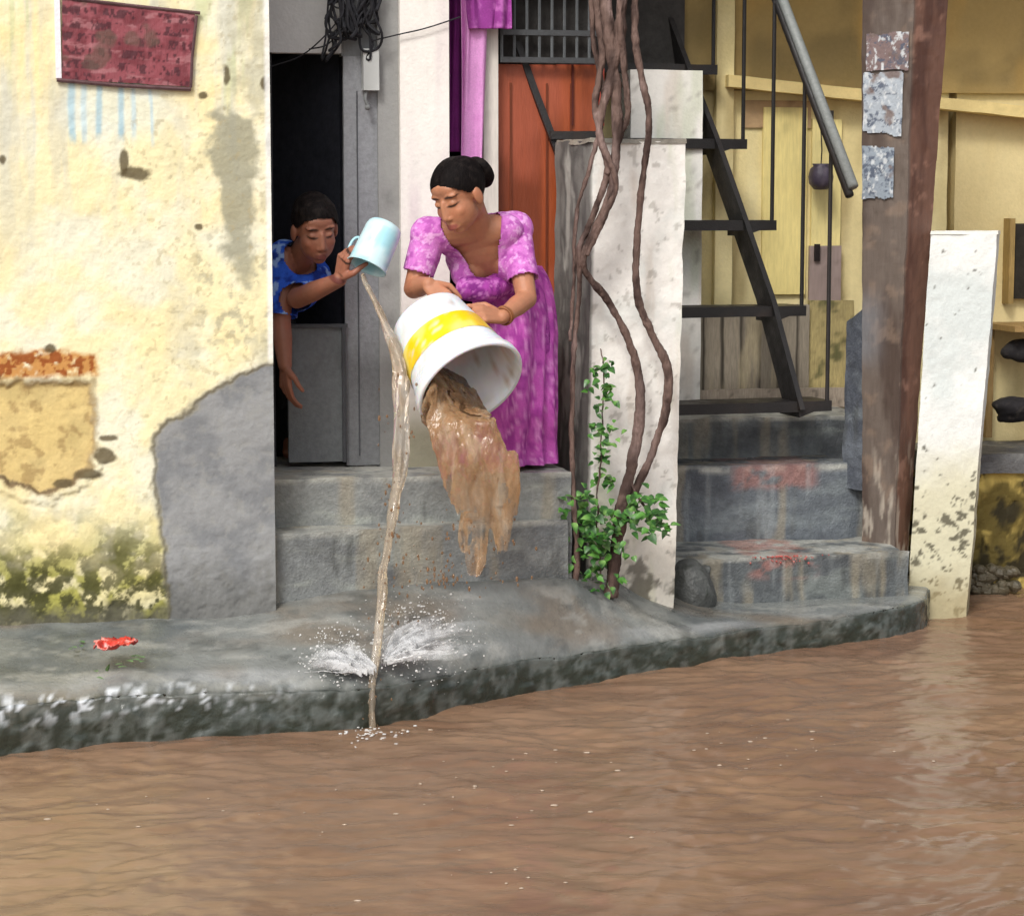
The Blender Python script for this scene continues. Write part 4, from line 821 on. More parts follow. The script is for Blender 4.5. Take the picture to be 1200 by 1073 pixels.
def bandc(p):
    d = p - b0; t = d @ ba; g = np.arctan2(d @ e2, d @ e1); c = np.tile(s2l(236, 202, 16), (len(p), 1)); n = fbm(p, 20, 4, 4)
    c = mixc(c, s2l(226, 178, 12), sst(.5, .65, n) * .7); c = mixc(c, s2l(250, 236, 140), sst(.55, .72, fbm(p, 12, 14, 3)) * .7); return mixc(c, s2l(214, 206, 190), sst(.60, .66, fbm(p, (40, 40, 60), 24, 4, .65)) * .8)
MB().add(*lathe([(t, rr_(t) + .0016) for t in np.linspace(.112, .205, 8)])).build('band', M['plastic'], bucket, bandc, smooth=True, weld=False)
for t_ in (.242, .256): MB().add(*lathe([(t_, rr_(t_)), (t_ + .002, rr_(t_) + .003), (t_ + .005, rr_(t_) + .003), (t_ + .007, rr_(t_))])).build('ridge', M['plastic'], bucket, s2l(228, 232, 240), smooth=True, weld=False)
# bail handle lies along the far underside
hb = [bk(.97, -1.57, .012)] + [tuple(b0 + ba * (BL * .97 - .1 * math.sin(a)) + (RM + .016) * (math.cos(a + math.pi / 2 + math.pi) * -e2 * -1 + 0 * e1) - e1 * (RM * .9) * math.sin(a)) for a in np.linspace(.15, math.pi - .15, 14)] + [bk(.97, 1.57, .012)]

# ---- woman
SK = s2l(180, 124, 94)
wo = empty('person', P(608, 548, 7.9), 'woman in a pink and purple sari bending to empty the white bucket', 'person')
hc = P(537, 229, 7.50); fw = frame((-.50, -.66, -.50), (-.12, 0, 1)); HK = 1.06
nb = A(P(556, 262, 7.63)); hip = A(P(600, 352, 8.0)); chest = nb * .62 + hip * .38
tf, ts, tu = None, None, None
tu = nrm(nb - hip); ts = nrm(A((1, .10, .02)) - tu * np.dot((1, .10, .02), tu)); tfw = np.cross(tu, ts); tfw = tfw if tfw[1] < 0 or tfw[2] < 0 else -tfw     # up the trunk, to the picture's right, front
shL, shR = A(P(603, 269, 7.73)), A(P(503, 275, 7.64))
elL, elR = A(P(617, 350, 7.62)), A(P(485, 338, 7.62))
gL, gR = bk(.30, .05), bk(.02, -.30)         # grips: on the upper side and on the bottom edge

wL, wR = gL + A((.055, .035, .012)), gR + A((-.03, .03, .055))
wL = A(P(588, 372, 7.47)); wR = A(P(502, 333, 7.49))
B = MB(); head_body(B, hc, fw, HK)
B.chain([A(hc) - fw[2] * .055 - fw[0] * .03, (A(hc) + nb) / 2 - fw[0] * .025 - fw[2] * .02, nb - tu * .02], [.050, .046, .056])
B.ell(nb - tu * .07, [ts * .135, tfw * .062, tu * .07], 20, 14); B.ell(chest, [ts * .135, tfw * .095, tu * .16], 20, 14); B.ell(chest * .5 + hip * .5, [ts * .118, tfw * .09, tu * .12], 20, 14); B.ell(hip, [ts * .122, tfw * .105, tu * .12], 20, 14)
for g in (-1, 1): B.ell(nb - tu * .175 + ts * g * .062 + tfw * .062, [ts * .062, tfw * .052, tu * .062], 18, 12)
for sh, el, wr in ((shL, elL, wL), (shR, elR, wR)):
    B.chain([nb - tu * .035, sh], [.055, .052]); B.chain([sh, sh * .55 + el * .45, el], [.052, .044, .036]); B.chain([el, el * .6 + wr * .4, wr], [.036, .036, .025])
hand(B, wL, gL - wL + A((-.05, -.02, .01)), -e1 - .2 * ba, -1, 1.0, (.35, .5, .4), .22); hand(B, wR, A((.05, -.05, -.045)), A((.25, .6, -.8)), 1, 1.0, (.5, .6, .45), .24)
for g, fx in ((1, 608), (-1, 580)):
    kn = A(P(fx - 4, 448, 7.80)); an = A(P(fx, 536, 7.93)); B.chain([hip + ts * g * .05 - tu * .05, kn, (kn * .55 + an * .45) + A((0, .02, 0)), an], [.075, .055, .045, .034]); an2 = A((an[0], an[1], ZS + .03)); B.chain([an, an2, an2 + A((-.03, -.12, -.008))], [.036, .034, .022]); B.ell(an2 + A((-.03, -.11, -.01)), [(.04, 0, 0), (0, .06, 0), (0, 0, .02)])
def wcol(p):
    c = skin_col(SK)(p); return face_paint(c, p, hc, fw, HK, SK, s2l(140, 70, 66), down=True)
body = B.remesh('body', M['skin'], wo, wcol, .004, 5)
# hair: cap and bun
def hairc(p): n = fbm(p, (60, 60, 60), 3, 3); return mixc(np.tile((.007, .005, .005), (len(p), 1)), (.016, .012, .011), sst(.5, .7, n))
def hcut(c, fr, k, drop=-.045, brow=.066):
    f, s, u = fr
    def fn(p):
        d = (p - A(c)) / k; x, y, z = d @ s, d @ f, d @ u; line = (y - .022) - (z - .02) * .88 + .012 * (fbm(p, 70, 5, 3) - .5) + .22 * (.045 - np.abs(x)) * 0
        return (line > .006) | (z < drop) | ((np.abs(x) > .066) & (z < .012) & (y > -.012) & (y < .02))
    return fn
H = MB(); f_, s_, u_ = fw; hL = lambda x, y, z: A(hc) + HK * (x * s_ + y * f_ + z * u_)
for g in (-1, 1): H.ell(hL(g * .012, -.020, .029), [HK * .066 * s_, HK * .097 * f_, HK * .087 * u_], 24, 18)
H.remesh('hair', M['hair'], wo, hairc, .004, 2, hcut(hc, fw, HK, -.05), dfn=lambda p: .003 * (np.stack([fbm(p, (50, 50, 18), 3 + k, 3) for k in range(3)], 1) - .5))
H = MB(); H.ell(hL(-.012, -.118, .012), [.046 * s_, .036 * f_, .048 * u_], 20, 14); H.tube([hL(-.01 + .04 * math.cos(a), -.118, .012 + .04 * math.sin(a)) for a in np.linspace(0, 6.28, 24)], .018, 10)
H.remesh('hair_bun', M['hair'], wo, hairc, .004, 2, dfn=lambda p: .005 * (np.stack([fbm(p, 50, 3 + k, 3) for k in range(3)], 1) - .5))
# blouse
def sari_c(b, d, l, sc=22):
    def fn(p):
        n = fbm(p, sc, 3, 4, .6); c = np.tile(s2l(*b), (len(p), 1)); c = mixc(c, s2l(*d), sst(.46, .6, n)); c = mixc(c, s2l(*l), sst(.56, .66, fbm(p, sc * 1.6, 13, 3, .6)) * .85); return c
    return fn
G = MB(); iv = .011
G.ell(nb - tu * .08, [ts * .148, tfw * .078, tu * .075], 20, 14); G.ell(chest, [ts * .15, tfw * .112, tu * .165], 20, 14); G.ell(chest * .55 + hip * .45, [ts * .135, tfw * .108, tu * .11], 20, 14)
for g in (-1, 1): G.ell(nb - tu * .175 + ts * g * .064 + tfw * .065, [ts * .075, tfw * .064, tu * .074], 18, 12)
for sh, el in ((shL, elL), (shR, elR)):
    G.chain([nb - tu * .05, sh + (sh - nb) * .02], [.060, .060]); q = sh + (el - sh) * .74; G.chain([sh, sh * .5 + q * .5, q], [.056, .053, .051])
def neckcut(p):
    d = p - nb; x, y, z = d @ ts, d @ tu, d @ tfw
    v = (z > -.01) & (np.abs(x + .004) < .084 * np.clip((y + .225) / .225, 0, 1.4) ** .8) & (y > -.225)
    r = (np.hypot(x, z * .9) < .088) & (y > -.06)
    slv = np.zeros(len(p), bool)
    for sh, el in ((shL, elL), (shR, elR)):
        a = nrm(el - sh); L_ = np.linalg.norm(el - sh); t = (p - sh) @ a; dist = np.linalg.norm((p - sh) - t[:, None] * a, axis=1); slv |= (t > L_ * .72) & (dist < .085) & (t < L_ * 1.1)
    return v | r | slv
bl_ = G.remesh('blouse', M['cloth'], wo, sari_c((210, 124, 202), (184, 92, 178), (232, 176, 226), 46), .005, 3, neckcut, dfn=lambda p: .012 * (np.stack([fbm(p, (20, 20, 11), 3 + k, 3) for k in range(3)], 1) - .5))
md = bl_.modifiers.new('t', 'SOLIDIFY'); md.thickness = .004; md.offset = 1
# sari skirt with folds, and the drape across the waist
def rings(cs, n=150, amp=.020, fold=13):
    cs = np.array(cs, float); q = spl(cs, 46); vs = []
    for j, (x, y, z, rx, ry) in enumerate(q):
        t = j / 45
        for k in range(n):
            a = 2 * math.pi * k / n; w_ = 1 + amp / rx * (.25 + .75 * t) * (math.sin(fold * a + 2.5 * math.sin(2 * a) + t * 1.5) + .5 * math.sin(5 * a + 3 * t)); vs.append((x + rx * w_ * math.cos(a), y + ry * w_ * math.sin(a), z))
    return vs, [(j * n + k, j * n + (k + 1) % n, (j + 1) * n + (k + 1) % n, (j + 1) * n + k) for j in range(45) for k in range(n)] + [tuple(range(n - 1, -1, -1))]
def rp(px, py, Y, rx, ry): q = P(px, py, Y); return (q.x, q.y, q.z, rx, ry)
vs, ff = rings([rp(596, 312, 7.90, .11, .12), rp(600, 335, 7.93, .134, .15), rp(602, 372, 7.93, .138, .17), rp(600, 420, 7.90, .144, .18), rp(598, 470, 7.88, .150, .15), rp(596, 515, 7.92, .152, .14), rp(596, 541, 7.94, .158, .14)])
sk_ = MB().add(vs, ff).build('sari', M['cloth'], wo, sari_c((194, 90, 180), (164, 64, 156), (218, 142, 206), 40), weld=False, smooth=True, disp=.008, dsc=9)
D = MB(); pth = [A(P(x, y, Y)) for x, y, Y in ((548, 338, 7.66), (572, 340, 7.68), (600, 330, 7.78), (624, 352, 7.86), (632, 410, 7.87))]
D.chain(spl(pth, 16), list(np.linspace(.045, .05, 16)))
D.remesh('sari_drape', M['cloth'], wo, sari_c((170, 70, 164), (132, 46, 132), (206, 126, 198), 46), .006, 3, dfn=lambda p: .014 * (np.stack([fbm(p, (24, 24, 8), 3 + k, 3) for k in range(3)], 1) - .5))
for wr, el in ((wL, elL),):
    a = nrm(el - wr); x_ = nrm(np.cross(a, (0, 0, 1))); y_ = np.cross(a, x_)
    for k in range(2):
        c_ = wr + a * (.012 + .012 * k); MB().tube([c_ + .031 * (math.cos(g) * x_ + math.sin(g) * y_) for g in np.linspace(0, 6.29, 30)], .0035, 6, closed=False).build('bangle', M['steel'], wo, s2l(150, 96, 60), smooth=True, weld=False)

# ---- boy leaning over the half door
SB = s2l(150, 100, 80)
bo_ = empty('person', P(340, 550, 8.15), 'boy in a blue shirt leaning over the half door with a pale blue mug', 'person')
hb_ = P(369, 268, 7.76); fb = frame((.36, -.82, -.42), (-.10, 0, 1)); KB = 1.02
nb2 = A(P(350, 306, 7.88)); hp2 = A(P(318, 348, 8.26)); tu2 = nrm(nb2 - hp2); ts2 = nrm(A((1, .25, 0)) - tu2 * np.dot((1, .25, 0), tu2)); tf2 = np.cross(tu2, ts2); tf2 = tf2 if tf2[1] < 0 else -tf2
c2 = nb2 * .6 + hp2 * .4; s1, e1_, w1 = A(P(333, 302, 7.86)), A(P(329, 376, 7.80)), A(P(334, 428, 7.76)); s2, e2_, w2 = A(P(368, 324, 7.96)), A(P(348, 350, 7.76)), A(P(398, 328, 7.58))
B = MB(); head_body(B, hb_, fb, KB); B.chain([A(hb_) - fb[2] * .05 - fb[0] * .03, nb2 - tu2 * .01], [.045, .05])
B.ell(nb2 - tu2 * .07, [ts2 * .11, tf2 * .055, tu2 * .06]); B.ell(c2, [ts2 * .11, tf2 * .08, tu2 * .15]); B.ell(hp2, [ts2 * .11, tf2 * .09, tu2 * .11])
for a, b_, c_ in ((s1, e1_, w1), (s2, e2_, w2)):
    B.chain([nb2 - tu2 * .03, a], [.045, .042]); B.chain([a, b_], [.044, .036]); B.chain([b_, b_ * .6 + c_ * .4, c_], [.036, .036, .025])
hand(B, w1, A((.03, .0, -1)), A((.8, .6, 0)), 1, .95, (.3, .45, .4), .01, .35); mg_c = A(P(441, 288, 7.56))
hand(B, w2, A((.22, -.25, .9)), A((.8, .55, .1)), -1, 1.0, (.55, .8, .6), .04, .7)
for g in (-1, 1):
    k_ = hp2 + ts2 * g * .07 + A((0, -.02, -.30)); an = A((k_[0], k_[1] + .06, ZS + .08)); B.chain([hp2 + ts2 * g * .06, k_, an, an + A((0, -.13, -.055))], [.075, .05, .034, .025])
def bcol(p): return face_paint(skin_col(SB)(p), p, hb_, fb, KB, SB, s2l(106, 56, 54), down=True)
B.remesh('body', M['skin'], bo_, bcol, .0042, 5)
H = MB(); f_, s_, u_ = fb; hL2 = lambda x, y, z: A(hb_) + KB * (x * s_ + y * f_ + z * u_)
H.ell(hL2(0, -.014, .030), [KB * .078 * s_, KB * .098 * f_, KB * .092 * u_], 24, 18)
H.remesh('hair', M['hair'], bo_, hairc, .004, 2, hcut(hb_, fb, KB, -.05), dfn=lambda p: .010 * (np.stack([fbm(p, (55, 55, 40), 3 + k, 3) for k in range(3)], 1) - .4))
G = MB(); G.ell(nb2 - tu2 * .075, [ts2 * .122, tf2 * .07, tu2 * .068]); G.ell(c2, [ts2 * .124, tf2 * .097, tu2 * .16]); G.ell(hp2, [ts2 * .12, tf2 * .1, tu2 * .1])
for a, b_ in ((s1, e1_), (s2, e2_)): G.chain([nb2 - tu2 * .045, a, a * .3 + b_ * .7, b_ * .96 + a * .04], [.052, .062, .058, .054])
def shc(p): n = fbm(p, 30, 3, 3, .6); c = mixc(np.tile(s2l(46, 92, 204), (len(p), 1)), s2l(30, 56, 144), sst(.45, .6, n)); return mixc(c, s2l(150, 182, 232), sst(.60, .66, fbm(p, 40, 13, 3, .5)) * .9)
def bcut(p):
    d = p - nb2; x, y, z = d @ ts2, d @ tu2, d @ tf2; k = (np.hypot(x, z) < .066) & (y > -.04)
    for a, b_ in ((s1, e1_), (s2, e2_)):
        v = nrm(b_ - a); t = (p - a) @ v; L_ = np.linalg.norm(b_ - a); dist = np.linalg.norm((p - a) - t[:, None] * v, axis=1); oa, ob = (s2, e2_) if a is s1 else (s1, e1_); tt = np.clip((p - oa) @ (ob - oa) / ((ob - oa) @ (ob - oa)), 0, 1); od_ = np.linalg.norm(p - oa - tt[:, None] * (ob - oa), axis=1); k |= (t > L_ * .94) & (dist < .075) & (t < L_ * 1.4) & (dist < od_)
    return k
md = G.remesh('shirt', M['cloth'], bo_, shc, .005, 3, bcut, dfn=lambda p: .010 * (np.stack([fbm(p, 18, 3 + k, 3) for k in range(3)], 1) - .5)).modifiers.new('t', 'SOLIDIFY'); md.thickness = .003; md.offset = 1
G = MB(); G.ell(hp2 + A((0, 0, -.02)), [ts2 * .122, tf2 * .1, tu2 * .1])
for g in (-1, 1): k_ = hp2 + ts2 * g * .07 + A((0, -.02, -.30)); G.chain([hp2 + ts2 * g * .06, k_, A((k_[0], k_[1] + .05, ZS + .16))], [.088, .066, .052])
G.remesh('trousers', M['cloth'], bo_, speck(s2l(70, 74, 82), .2, 20), .007, 3)

# ---- mug
mug = empty('mug', tuple(mg_c), 'pale blue plastic mug upturned in the boy\'s raised hand', 'mug')
ma = nrm((-.38, -.34, -.86)); mx = nrm(np.cross(ma, (0, 1, 0))); my = np.cross(ma, mx); m0 = mg_c - ma * .085; ML = .165; 
vs = []; n_ = 36; prof = [(.0, .0005), (-.0, .042), (.004, .052), (.012, .059), (.024, .062)] + [(t, .062 + .006 * t / ML) for t in np.linspace(.03, ML, 8)] + [(ML + .002, .072), (ML + .004, .068), (ML, .064)] + [(t, .057 + .008 * t / ML) for t in np.linspace(ML - .01, .02, 6)] + [(.008, .05), (.006, .0005)]
for t, r in prof: vs += [m0 + ma * t + r * (math.cos(2 * math.pi * k / n_) * mx + math.sin(2 * math.pi * k / n_) * my) for k in range(n_)]
MB().add(vs, [(i * n_ + k, i * n_ + (k + 1) % n_, (i + 1) * n_ + (k + 1) % n_, (i + 1) * n_ + k) for i in range(len(prof) - 1) for k in range(n_)]).build('mug_body', M['plastic'], mug, lambda p: mixc(np.tile(s2l(168, 220, 232), (len(p), 1)), s2l(206, 236, 242), sst(.45, .6, fbm(p, 22, 5, 3))), smooth=True, weld=False)
sd2 = nrm(A(P(400, 312, 7.56)) - mg_c); sd2 = nrm(sd2 - ma * np.dot(sd2, ma))
hp_ = [m0 + ma * .075 + sd2 * .058, m0 + ma * .075 + sd2 * .080, m0 + ma * .095 + sd2 * .092, m0 + ma * .132 + sd2 * .088, m0 + ma * .150 + sd2 * .064]
MB().tube(spl(hp_, 24), .0075, 8, .7).build('handle', M['plastic'], mug, s2l(168, 216, 230), smooth=True, weld=False)

# ------------------------------------------------------------------ thrown water
def strands(name, paths, vox, col, label, cat, it=3, amp=.012, dsc=22, mb=None, mt='muddy', cut=None):
    mb = mb or MB()
    for pts, rad in paths: mb.tube(pts, rad, 8)
    o = mb.remesh(name, M[mt], None, col, vox, it, cut, dfn=lambda p: amp * (np.stack([fbm(p, (dsc, dsc, dsc * .35), 3 + k * 5, 4, .6) for k in range(3)], 1) - .5) + .10 * amp * (np.stack([fbm(p, (75, 75, 12), 43 + k * 5, 3, .6) for k in range(3)], 1) - .5))
    return tag(o, label, cat)
def mudc(b, d, l, sc, fade=.0):
    def fn(p):
        n = fbm(p, (sc * 2.2, sc * 2.2, sc * .5), 3, 4, .6); c = np.tile(s2l(*b), (len(p), 1)); c = mixc(c, s2l(*d), sst(.45, .6, n)); c = mixc(c, s2l(*l), sst(.52, .64, fbm(p, (sc * 3, sc * 3, sc * .7), 23, 4, .6)) * .9); th = .95 - fade * sst(.95, .45, p[:, 2]) * sst(.3, .6, fbm(p, (24, 24, 8), 53, 4)); return np.hstack([c, th[:, None]])
    return fn
random.seed(21)
# from the mug
key = [(424, 322, 7.54, .016), (434, 342, 7.48, .015), (448, 370, 7.42, .016), (460, 400, 7.36, .020), (469, 435, 7.30, .026), (472, 470, 7.26, .030), (469, 520, 7.21, .029), (465, 570, 7.17, .026), (461, 600, 7.14, .027), (455, 640, 7.11, .020), (447, 680, 7.07, .023), (444, 720, 7.03, .020), (440, 770, 6.98, .021), (437, 820, 6.92, .022), (436, 866, 6.88, .026)]
K_ = spl([tuple(P(a, b_, Y)) + (r,) for a, b_, Y, r in key], 90); K_[:, 3] *= .85 + .35 * fbm(K_[:, :3], 14, 8, 3); K_[:, 0] += .010 * (fbm(K_[:, :3], 9, 18, 3) - .5); paths = [(K_[:, :3], K_[:, 3] * .52)]
for k in range(16):
    a0, a1 = random.uniform(0, 6.28), random.uniform(-2.5, 2.5); rr = random.uniform(.35, .8); i0 = random.randint(0, 30); i1 = random.randint(50, 90); ph = random.uniform(0, 6)
    seg = K_[i0:i1]; t = np.linspace(0, 1, len(seg)); off = seg[:, 3] * rr * (.8 + .4 * np.sin(11 * t + ph))
    q = seg[:, :3] + np.stack([off * np.cos(a0 + a1 * t), off * .6 * np.sin(a0 + a1 * t), 0 * t], 1); paths.append((q, np.interp(t, [0, .15, .8, 1], [.002, .0065, .0065, .002]) * random.uniform(.7, 1.3)))
strands('poured_water', paths, .004, mudc((226, 212, 192), (210, 192, 168), (236, 228, 216), 8, .3), 'long thin arc of muddy water falling from the pale blue mug into the flood', 'water', 3, .014, 20, None, 'stream')
# from the bucket: over the low side of the rim, falling sheet
def gof(px, py):
    return min(np.linspace(0, 6.283, 400), key=lambda g: (lambda q: (q[0] - px) ** 2 + (q[1] - py) ** 2)(proj(bk(1, g))))
gA, gB = gof(497, 446), gof(578, 492)
if gB < gA: gA, gB = gB, gA

pA, pB = bk(1, gA), bk(1, gB); cA, cB = proj(pA), proj(pB)
left_is_A = cA[0] < cB[0]
paths = []
def sheet(rows_, n=26, first=None):          # rows: (left px, right px, py, depth, thickness)
    rw_ = [list(P(l_, y_, Y_)) + list(P(r_, y_, Y_)) + [th] for l_, r_, y_, Y_, th in rows_]
    if first is not None: rw_ = [list(first[0] - ba * .03) + list(first[1] - ba * .03) + [.012], list(first[0] + ba * .012) + list(first[1] + ba * .012) + [.018]] + rw_
    mbs = []
    for r7 in spl(rw_, 40):
        a_, b__, th, y_ = r7[:3], r7[3:6], r7[6], proj((r7[:3] + r7[3:6]) / 2)[1]; c = (a_ + b__) / 2; h = (b__ - a_) / 2
        mbs.append([c + h * math.cos(g) * (1 + .07 * math.sin(9 * g + y_ * .03)) + A((0, 1, .25)) * th * math.sin(g) * (1 + .3 * math.sin(5 * g + y_ * .02)) for g in np.linspace(0, 2 * math.pi, n, endpoint=False)])
    vs = [v for r in mbs for v in r]; f = [(i * n + k, i * n + (k + 1) % n, (i + 1) * n + (k + 1) % n, (i + 1) * n + k) for i in range(39) for k in range(n)] + [tuple(range(n - 1, -1, -1)), tuple(range(39 * n, 40 * n))]
    return vs, f
lA, lB = (pA, pB) if left_is_A else (pB, pA)
SH = MB()
# over the low side of the rim: a thick tongue from the chord to the lip
for k in range(40):
    s_ = k / 39; g = gA + (gB - gA) * (.08 + .84 * s_); lipp = bk(1, g, -.004); ch = pA + (pB - pA) * (.06 + .88 * s_); d_ = nrm(lipp - ch + 1e-6)
    SH.chain([bm_c + (ch - bm_c) * .8 - ba * .06, bm_c + (ch - bm_c) * .95, (ch + lipp) / 2 + ba * .018, lipp + ba * .014 + A((0, 0, -.01))], [.012, .011, .013, .011], 8)
for rows_ in ([(499, 578, 486, 7.17, .03), (505, 586, 508, 7.14, .034), (513, 594, 535, 7.12, .034), (522, 600, 565, 7.11, .026), (530, 598, 592, 7.10, .016)],
              [(520, 572, 545, 7.11, .026), (528, 576, 575, 7.10, .028), (538, 574, 605, 7.09, .026), (543, 571, 635, 7.09, .022), (546, 570, 656, 7.09, .018), (550, 564, 674, 7.09, .010)],
              [(560, 600, 560, 7.12, .022), (568, 601, 590, 7.11, .022), (575, 600, 618, 7.10, .018), (580, 596, 640, 7.10, .013), (584, 592, 656, 7.10, .006)],
              [(540, 562, 600, 7.13, .016), (537, 553, 625, 7.12, .013), (540, 550, 646, 7.12, .007)],
              [(590, 606, 530, 7.13, .016), (596, 609, 560, 7.12, .014), (599, 608, 585, 7.12, .010), (601, 606, 602, 7.12, .005)]):
    SH.add(*sheet(rows_, 26, (lA * .93 + lB * .07, lB * .95 + lA * .05) if rows_[0][0] == 499 else None))
for k in range(0):
    pts = [tuple(P(562 - 62 * t, 664 + 10 * t + 4 * math.sin(4 * t + k) + (k - 6) * 1.1 * (1 - t), 7.12)) for t in np.linspace(0, 1, 10)]
    paths.append((pts, np.linspace(.006, .003, 10) * random.uniform(.6, 1)))
for pts, rad in paths: SH.tube(pts, rad, 8)
wt_o = strands('poured_water', [], .004, mudc((208, 168, 126), (182, 142, 102), (228, 200, 166), 10, .6), 'ragged brown sheet of muddy water falling out of the white bucket', 'water', 4, .026, 24, SH, 'muddy', lambda p: fbm(p, (30, 30, 8), 91, 4, .6) > .80 - .33 * sst(.86, .42, p[:, 2]))
# muddy water still inside the bucket, lying against its low side
n_ = 30; hs_ = np.linspace(gA, gB, n_); W = MB()
top0, top1 = [bk(.55, g, -.022) for g in hs_], [bk(.99, g, -.018) for g in hs_]
vs = top0 + top1; ff = [(k, k + 1, n_ + k + 1, n_ + k) for k in range(n_ - 1)] + [tuple(range(n_ - 1, -1, -1)), tuple(range(n_, 2 * n_)), (0, n_, 2 * n_ - 1, n_ - 1)]
W.add(vs, ff)
wo_ = W.remesh('water_in_bucket', M['muddy'], wt_o, mudc((118, 90, 66), (84, 62, 46), (150, 120, 92), 16), .0055, 2, dfn=lambda p: .010 * (np.stack([fbm(p, 20, 3 + k * 5, 3) for k in range(3)], 1) - .5))
# splash on the ledge
sp = MB(); random.seed(5)
def ledge_pt(px, py): return A(PZ(px, py, .15 + max(0, (800 - py)) * .0017))
hit = [ledge_pt(450, 778), ledge_pt(428, 790)]
for k in range(46):
    lobe = k % 5 < 3
    a = random.gauss(.55, .42) if lobe else random.gauss(2.75, .40)
    L_ = abs(random.gauss(.0, .15)) + .05; L_ = min(L_, .30 if lobe else .23); o = hit[0 if lobe else 1] + A((random.gauss(0, .02), random.gauss(0, .02), 0))
    d = A((math.cos(a), .9 * math.sin(a) * (1 if lobe else .5), 0)); up = random.uniform(.02, .5); pts = [o + d * L_ * t + A((0, .03 * t, .01 + L_ * up * (t - .75 * t * t))) for t in np.linspace(.1, 1, 7)]
    for q in pts: q[2] += .22 * max(0, q[1] - o[1])
    r = random.uniform(.002, .0036); sp.tube(pts, np.linspace(r * 1.3, r * .45, 7), 6)
sp.remesh('water_splash', M['foam'], None, speck(s2l(236, 236, 236), .08, 40, 3, s2l(214, 208, 202)), .0032, 3, dfn=lambda p: .022 * (np.stack([fbm(p, 30, 3 + k * 5, 4, .6) for k in range(3)], 1) - .5))
fl_ = MB(); fa = []
for k in range(30):                      # thin veils of spray thrown outwards over the ledge
    lobe = k % 2 == 0; o = hit[0 if lobe else 1] + A((random.gauss(0, .015), random.gauss(0, .02), 0)); a0 = random.gauss(.75, .35) if lobe else random.gauss(2.6, .3); aw = random.uniform(.6, 1.2); L_ = random.uniform(.20, .38) * (1 if lobe else .8); hgt = random.uniform(.15, .6); ph = random.uniform(0, 9)
    na, nr = 26, 18; vs = []
    for i in range(nr):
        t = i / (nr - 1)
        for j in range(na):
            s_ = j / (na - 1); a = a0 + (s_ - .5) * aw; r_ = L_ * t * (.75 + .35 * math.sin(9 * s_ + ph) * math.sin(4.3 * s_ + ph)); d = A((math.cos(a), .9 * math.sin(a) * (1 if lobe else .5), 0)); q = o + d * r_; q[2] += .012 + L_ * hgt * (t - .7 * t * t) + .24 * max(0, q[1] - o[1]) + .012 * math.sin(14 * s_ + 5 * t + ph); vs.append(q)
            fa.append(.62 * (1 - t) ** .6 * math.sin(math.pi * min(1, max(0, s_))) ** .6)
    fl_.add(vs, [(i * na + j, i * na + j + 1, (i + 1) * na + j + 1, (i + 1) * na + j) for i in range(nr - 1) for j in range(na - 1)])
fa = np.array(fa)
tag(fl_.build('spray_veil', M['spray'], None, lambda p: np.hstack([np.tile(s2l(236, 237, 238), (len(p), 1)), fa[:, None]]), smooth=True, weld=False), 'thin white veil of spray fanning over the wet ledge', 'spray', kind='stuff')
splash = bpy.context.scene.objects['water_splash']; tag(splash, 'white splash of spray on the ledge beside the falling water', 'splash', kind='stuff')
sp = MB()
for k in range(1100):
    cx, cy, sx, sy = (488, 750, 32, 24) if k % 5 < 3 else (400, 772, 24, 18); px, py = random.gauss(cx, sx), random.gauss(cy, sy)
    if py > 815 or px > 570 or px < 330: continue
    b_ = ledge_pt(px, py) + A((0, -.02, random.uniform(.0, .08) ** 1.25)); r_ = .0007 + .0022 * random.random() ** 2.2; sp.ell(b_, [(r_ * random.uniform(.8, 2.6), 0, r_ * .5), (0, r_, 0), (-r_ * .3, 0, r_ * random.uniform(.8, 1.6))], 6, 4)
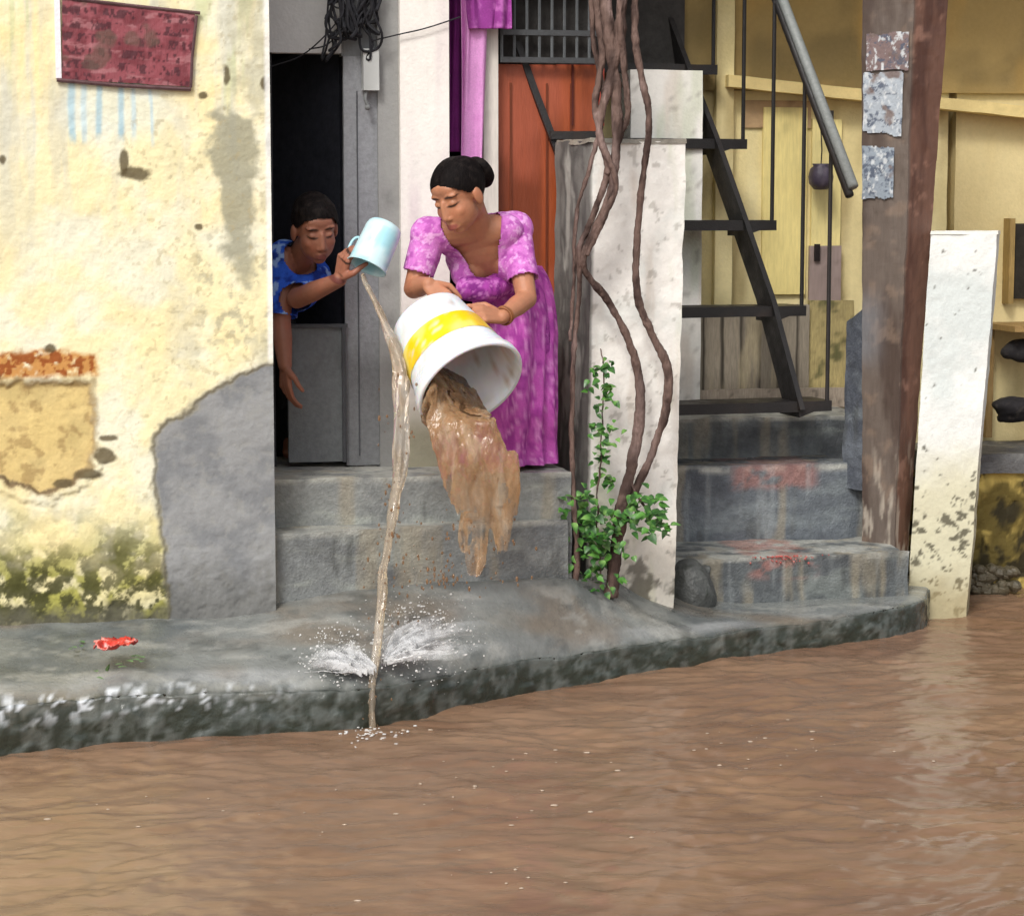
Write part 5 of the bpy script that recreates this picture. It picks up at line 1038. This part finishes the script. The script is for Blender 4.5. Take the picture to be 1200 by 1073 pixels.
for k in range(60): b_ = A(PZ(437 + random.gauss(0, 17), 860 + random.gauss(0, 5), .008)); r_ = random.uniform(.0012, .004); sp.ell(b_, [(r_ * 1.8, 0, 0), (0, r_, 0), (0, 0, r_ * .7)], 7, 5)
tag(sp.build('spray_drops', M['foam'], None, speck(s2l(238, 238, 236), .1, 40, 3, s2l(216, 208, 200)), smooth=True, weld=False), 'fine white drops of spray over the wet ledge', 'spray', kind='stuff')
dr = MB()
for k in range(150):
    px, py = random.choice([(random.gauss(555, 34), random.gauss(640, 34)), (random.gauss(470, 16), random.gauss(600, 90)), (random.gauss(515, 16), random.gauss(676, 10))]); b_ = A(P(px, py, 7.13 + random.uniform(-.06, .06))); r_ = random.uniform(.0015, .005)
    dr.ell(b_, [(r_, 0, 0), (0, r_, 0), (0, 0, r_ * random.uniform(1, 2.2))], 7, 5)
for k in range(90):
    i_ = random.randint(25, 89); q = K_[i_, :3] + A((random.gauss(0, 1) * K_[i_, 3] * 1.1, random.gauss(0, .012), random.gauss(0, .02))); r_ = random.uniform(.0012, .0042); dr.ell(q, [(r_, 0, 0), (0, r_, 0), (0, 0, r_ * random.uniform(1, 2.5))], 7, 5)
tag(dr.build('water_droplets', M['muddy'], None, speck(s2l(170, 132, 98), .2, 40), smooth=True, weld=False), 'muddy drops flying round the falling water', 'droplets', kind='stuff')
# foam flecks drifting on the flood
fo = MB()
for k in range(80):
    cx, cy = random.choice([(480, 860), (620, 890), (860, 870), (950, 870), (560, 1030), (500, 940), (860, 900), (700, 960), (380, 975), (150, 960)]); b_ = A(PZ(cx + random.gauss(0, 60), cy + random.gauss(0, 14), .0)); b_[2] = float(wave(b_[None, :])[0]) + .002; r_ = random.uniform(.0015, .0055)
    fo.ell(b_, [(r_ * random.uniform(1, 2.4), 0, 0), (0, r_, 0), (0, 0, r_ * .5)], 7, 5)
tag(fo.build('foam_flecks', M['foam'], None, s2l(214, 196, 176), smooth=True, weld=False), 'small pale foam flecks drifting on the brown flood water', 'foam', kind='stuff')
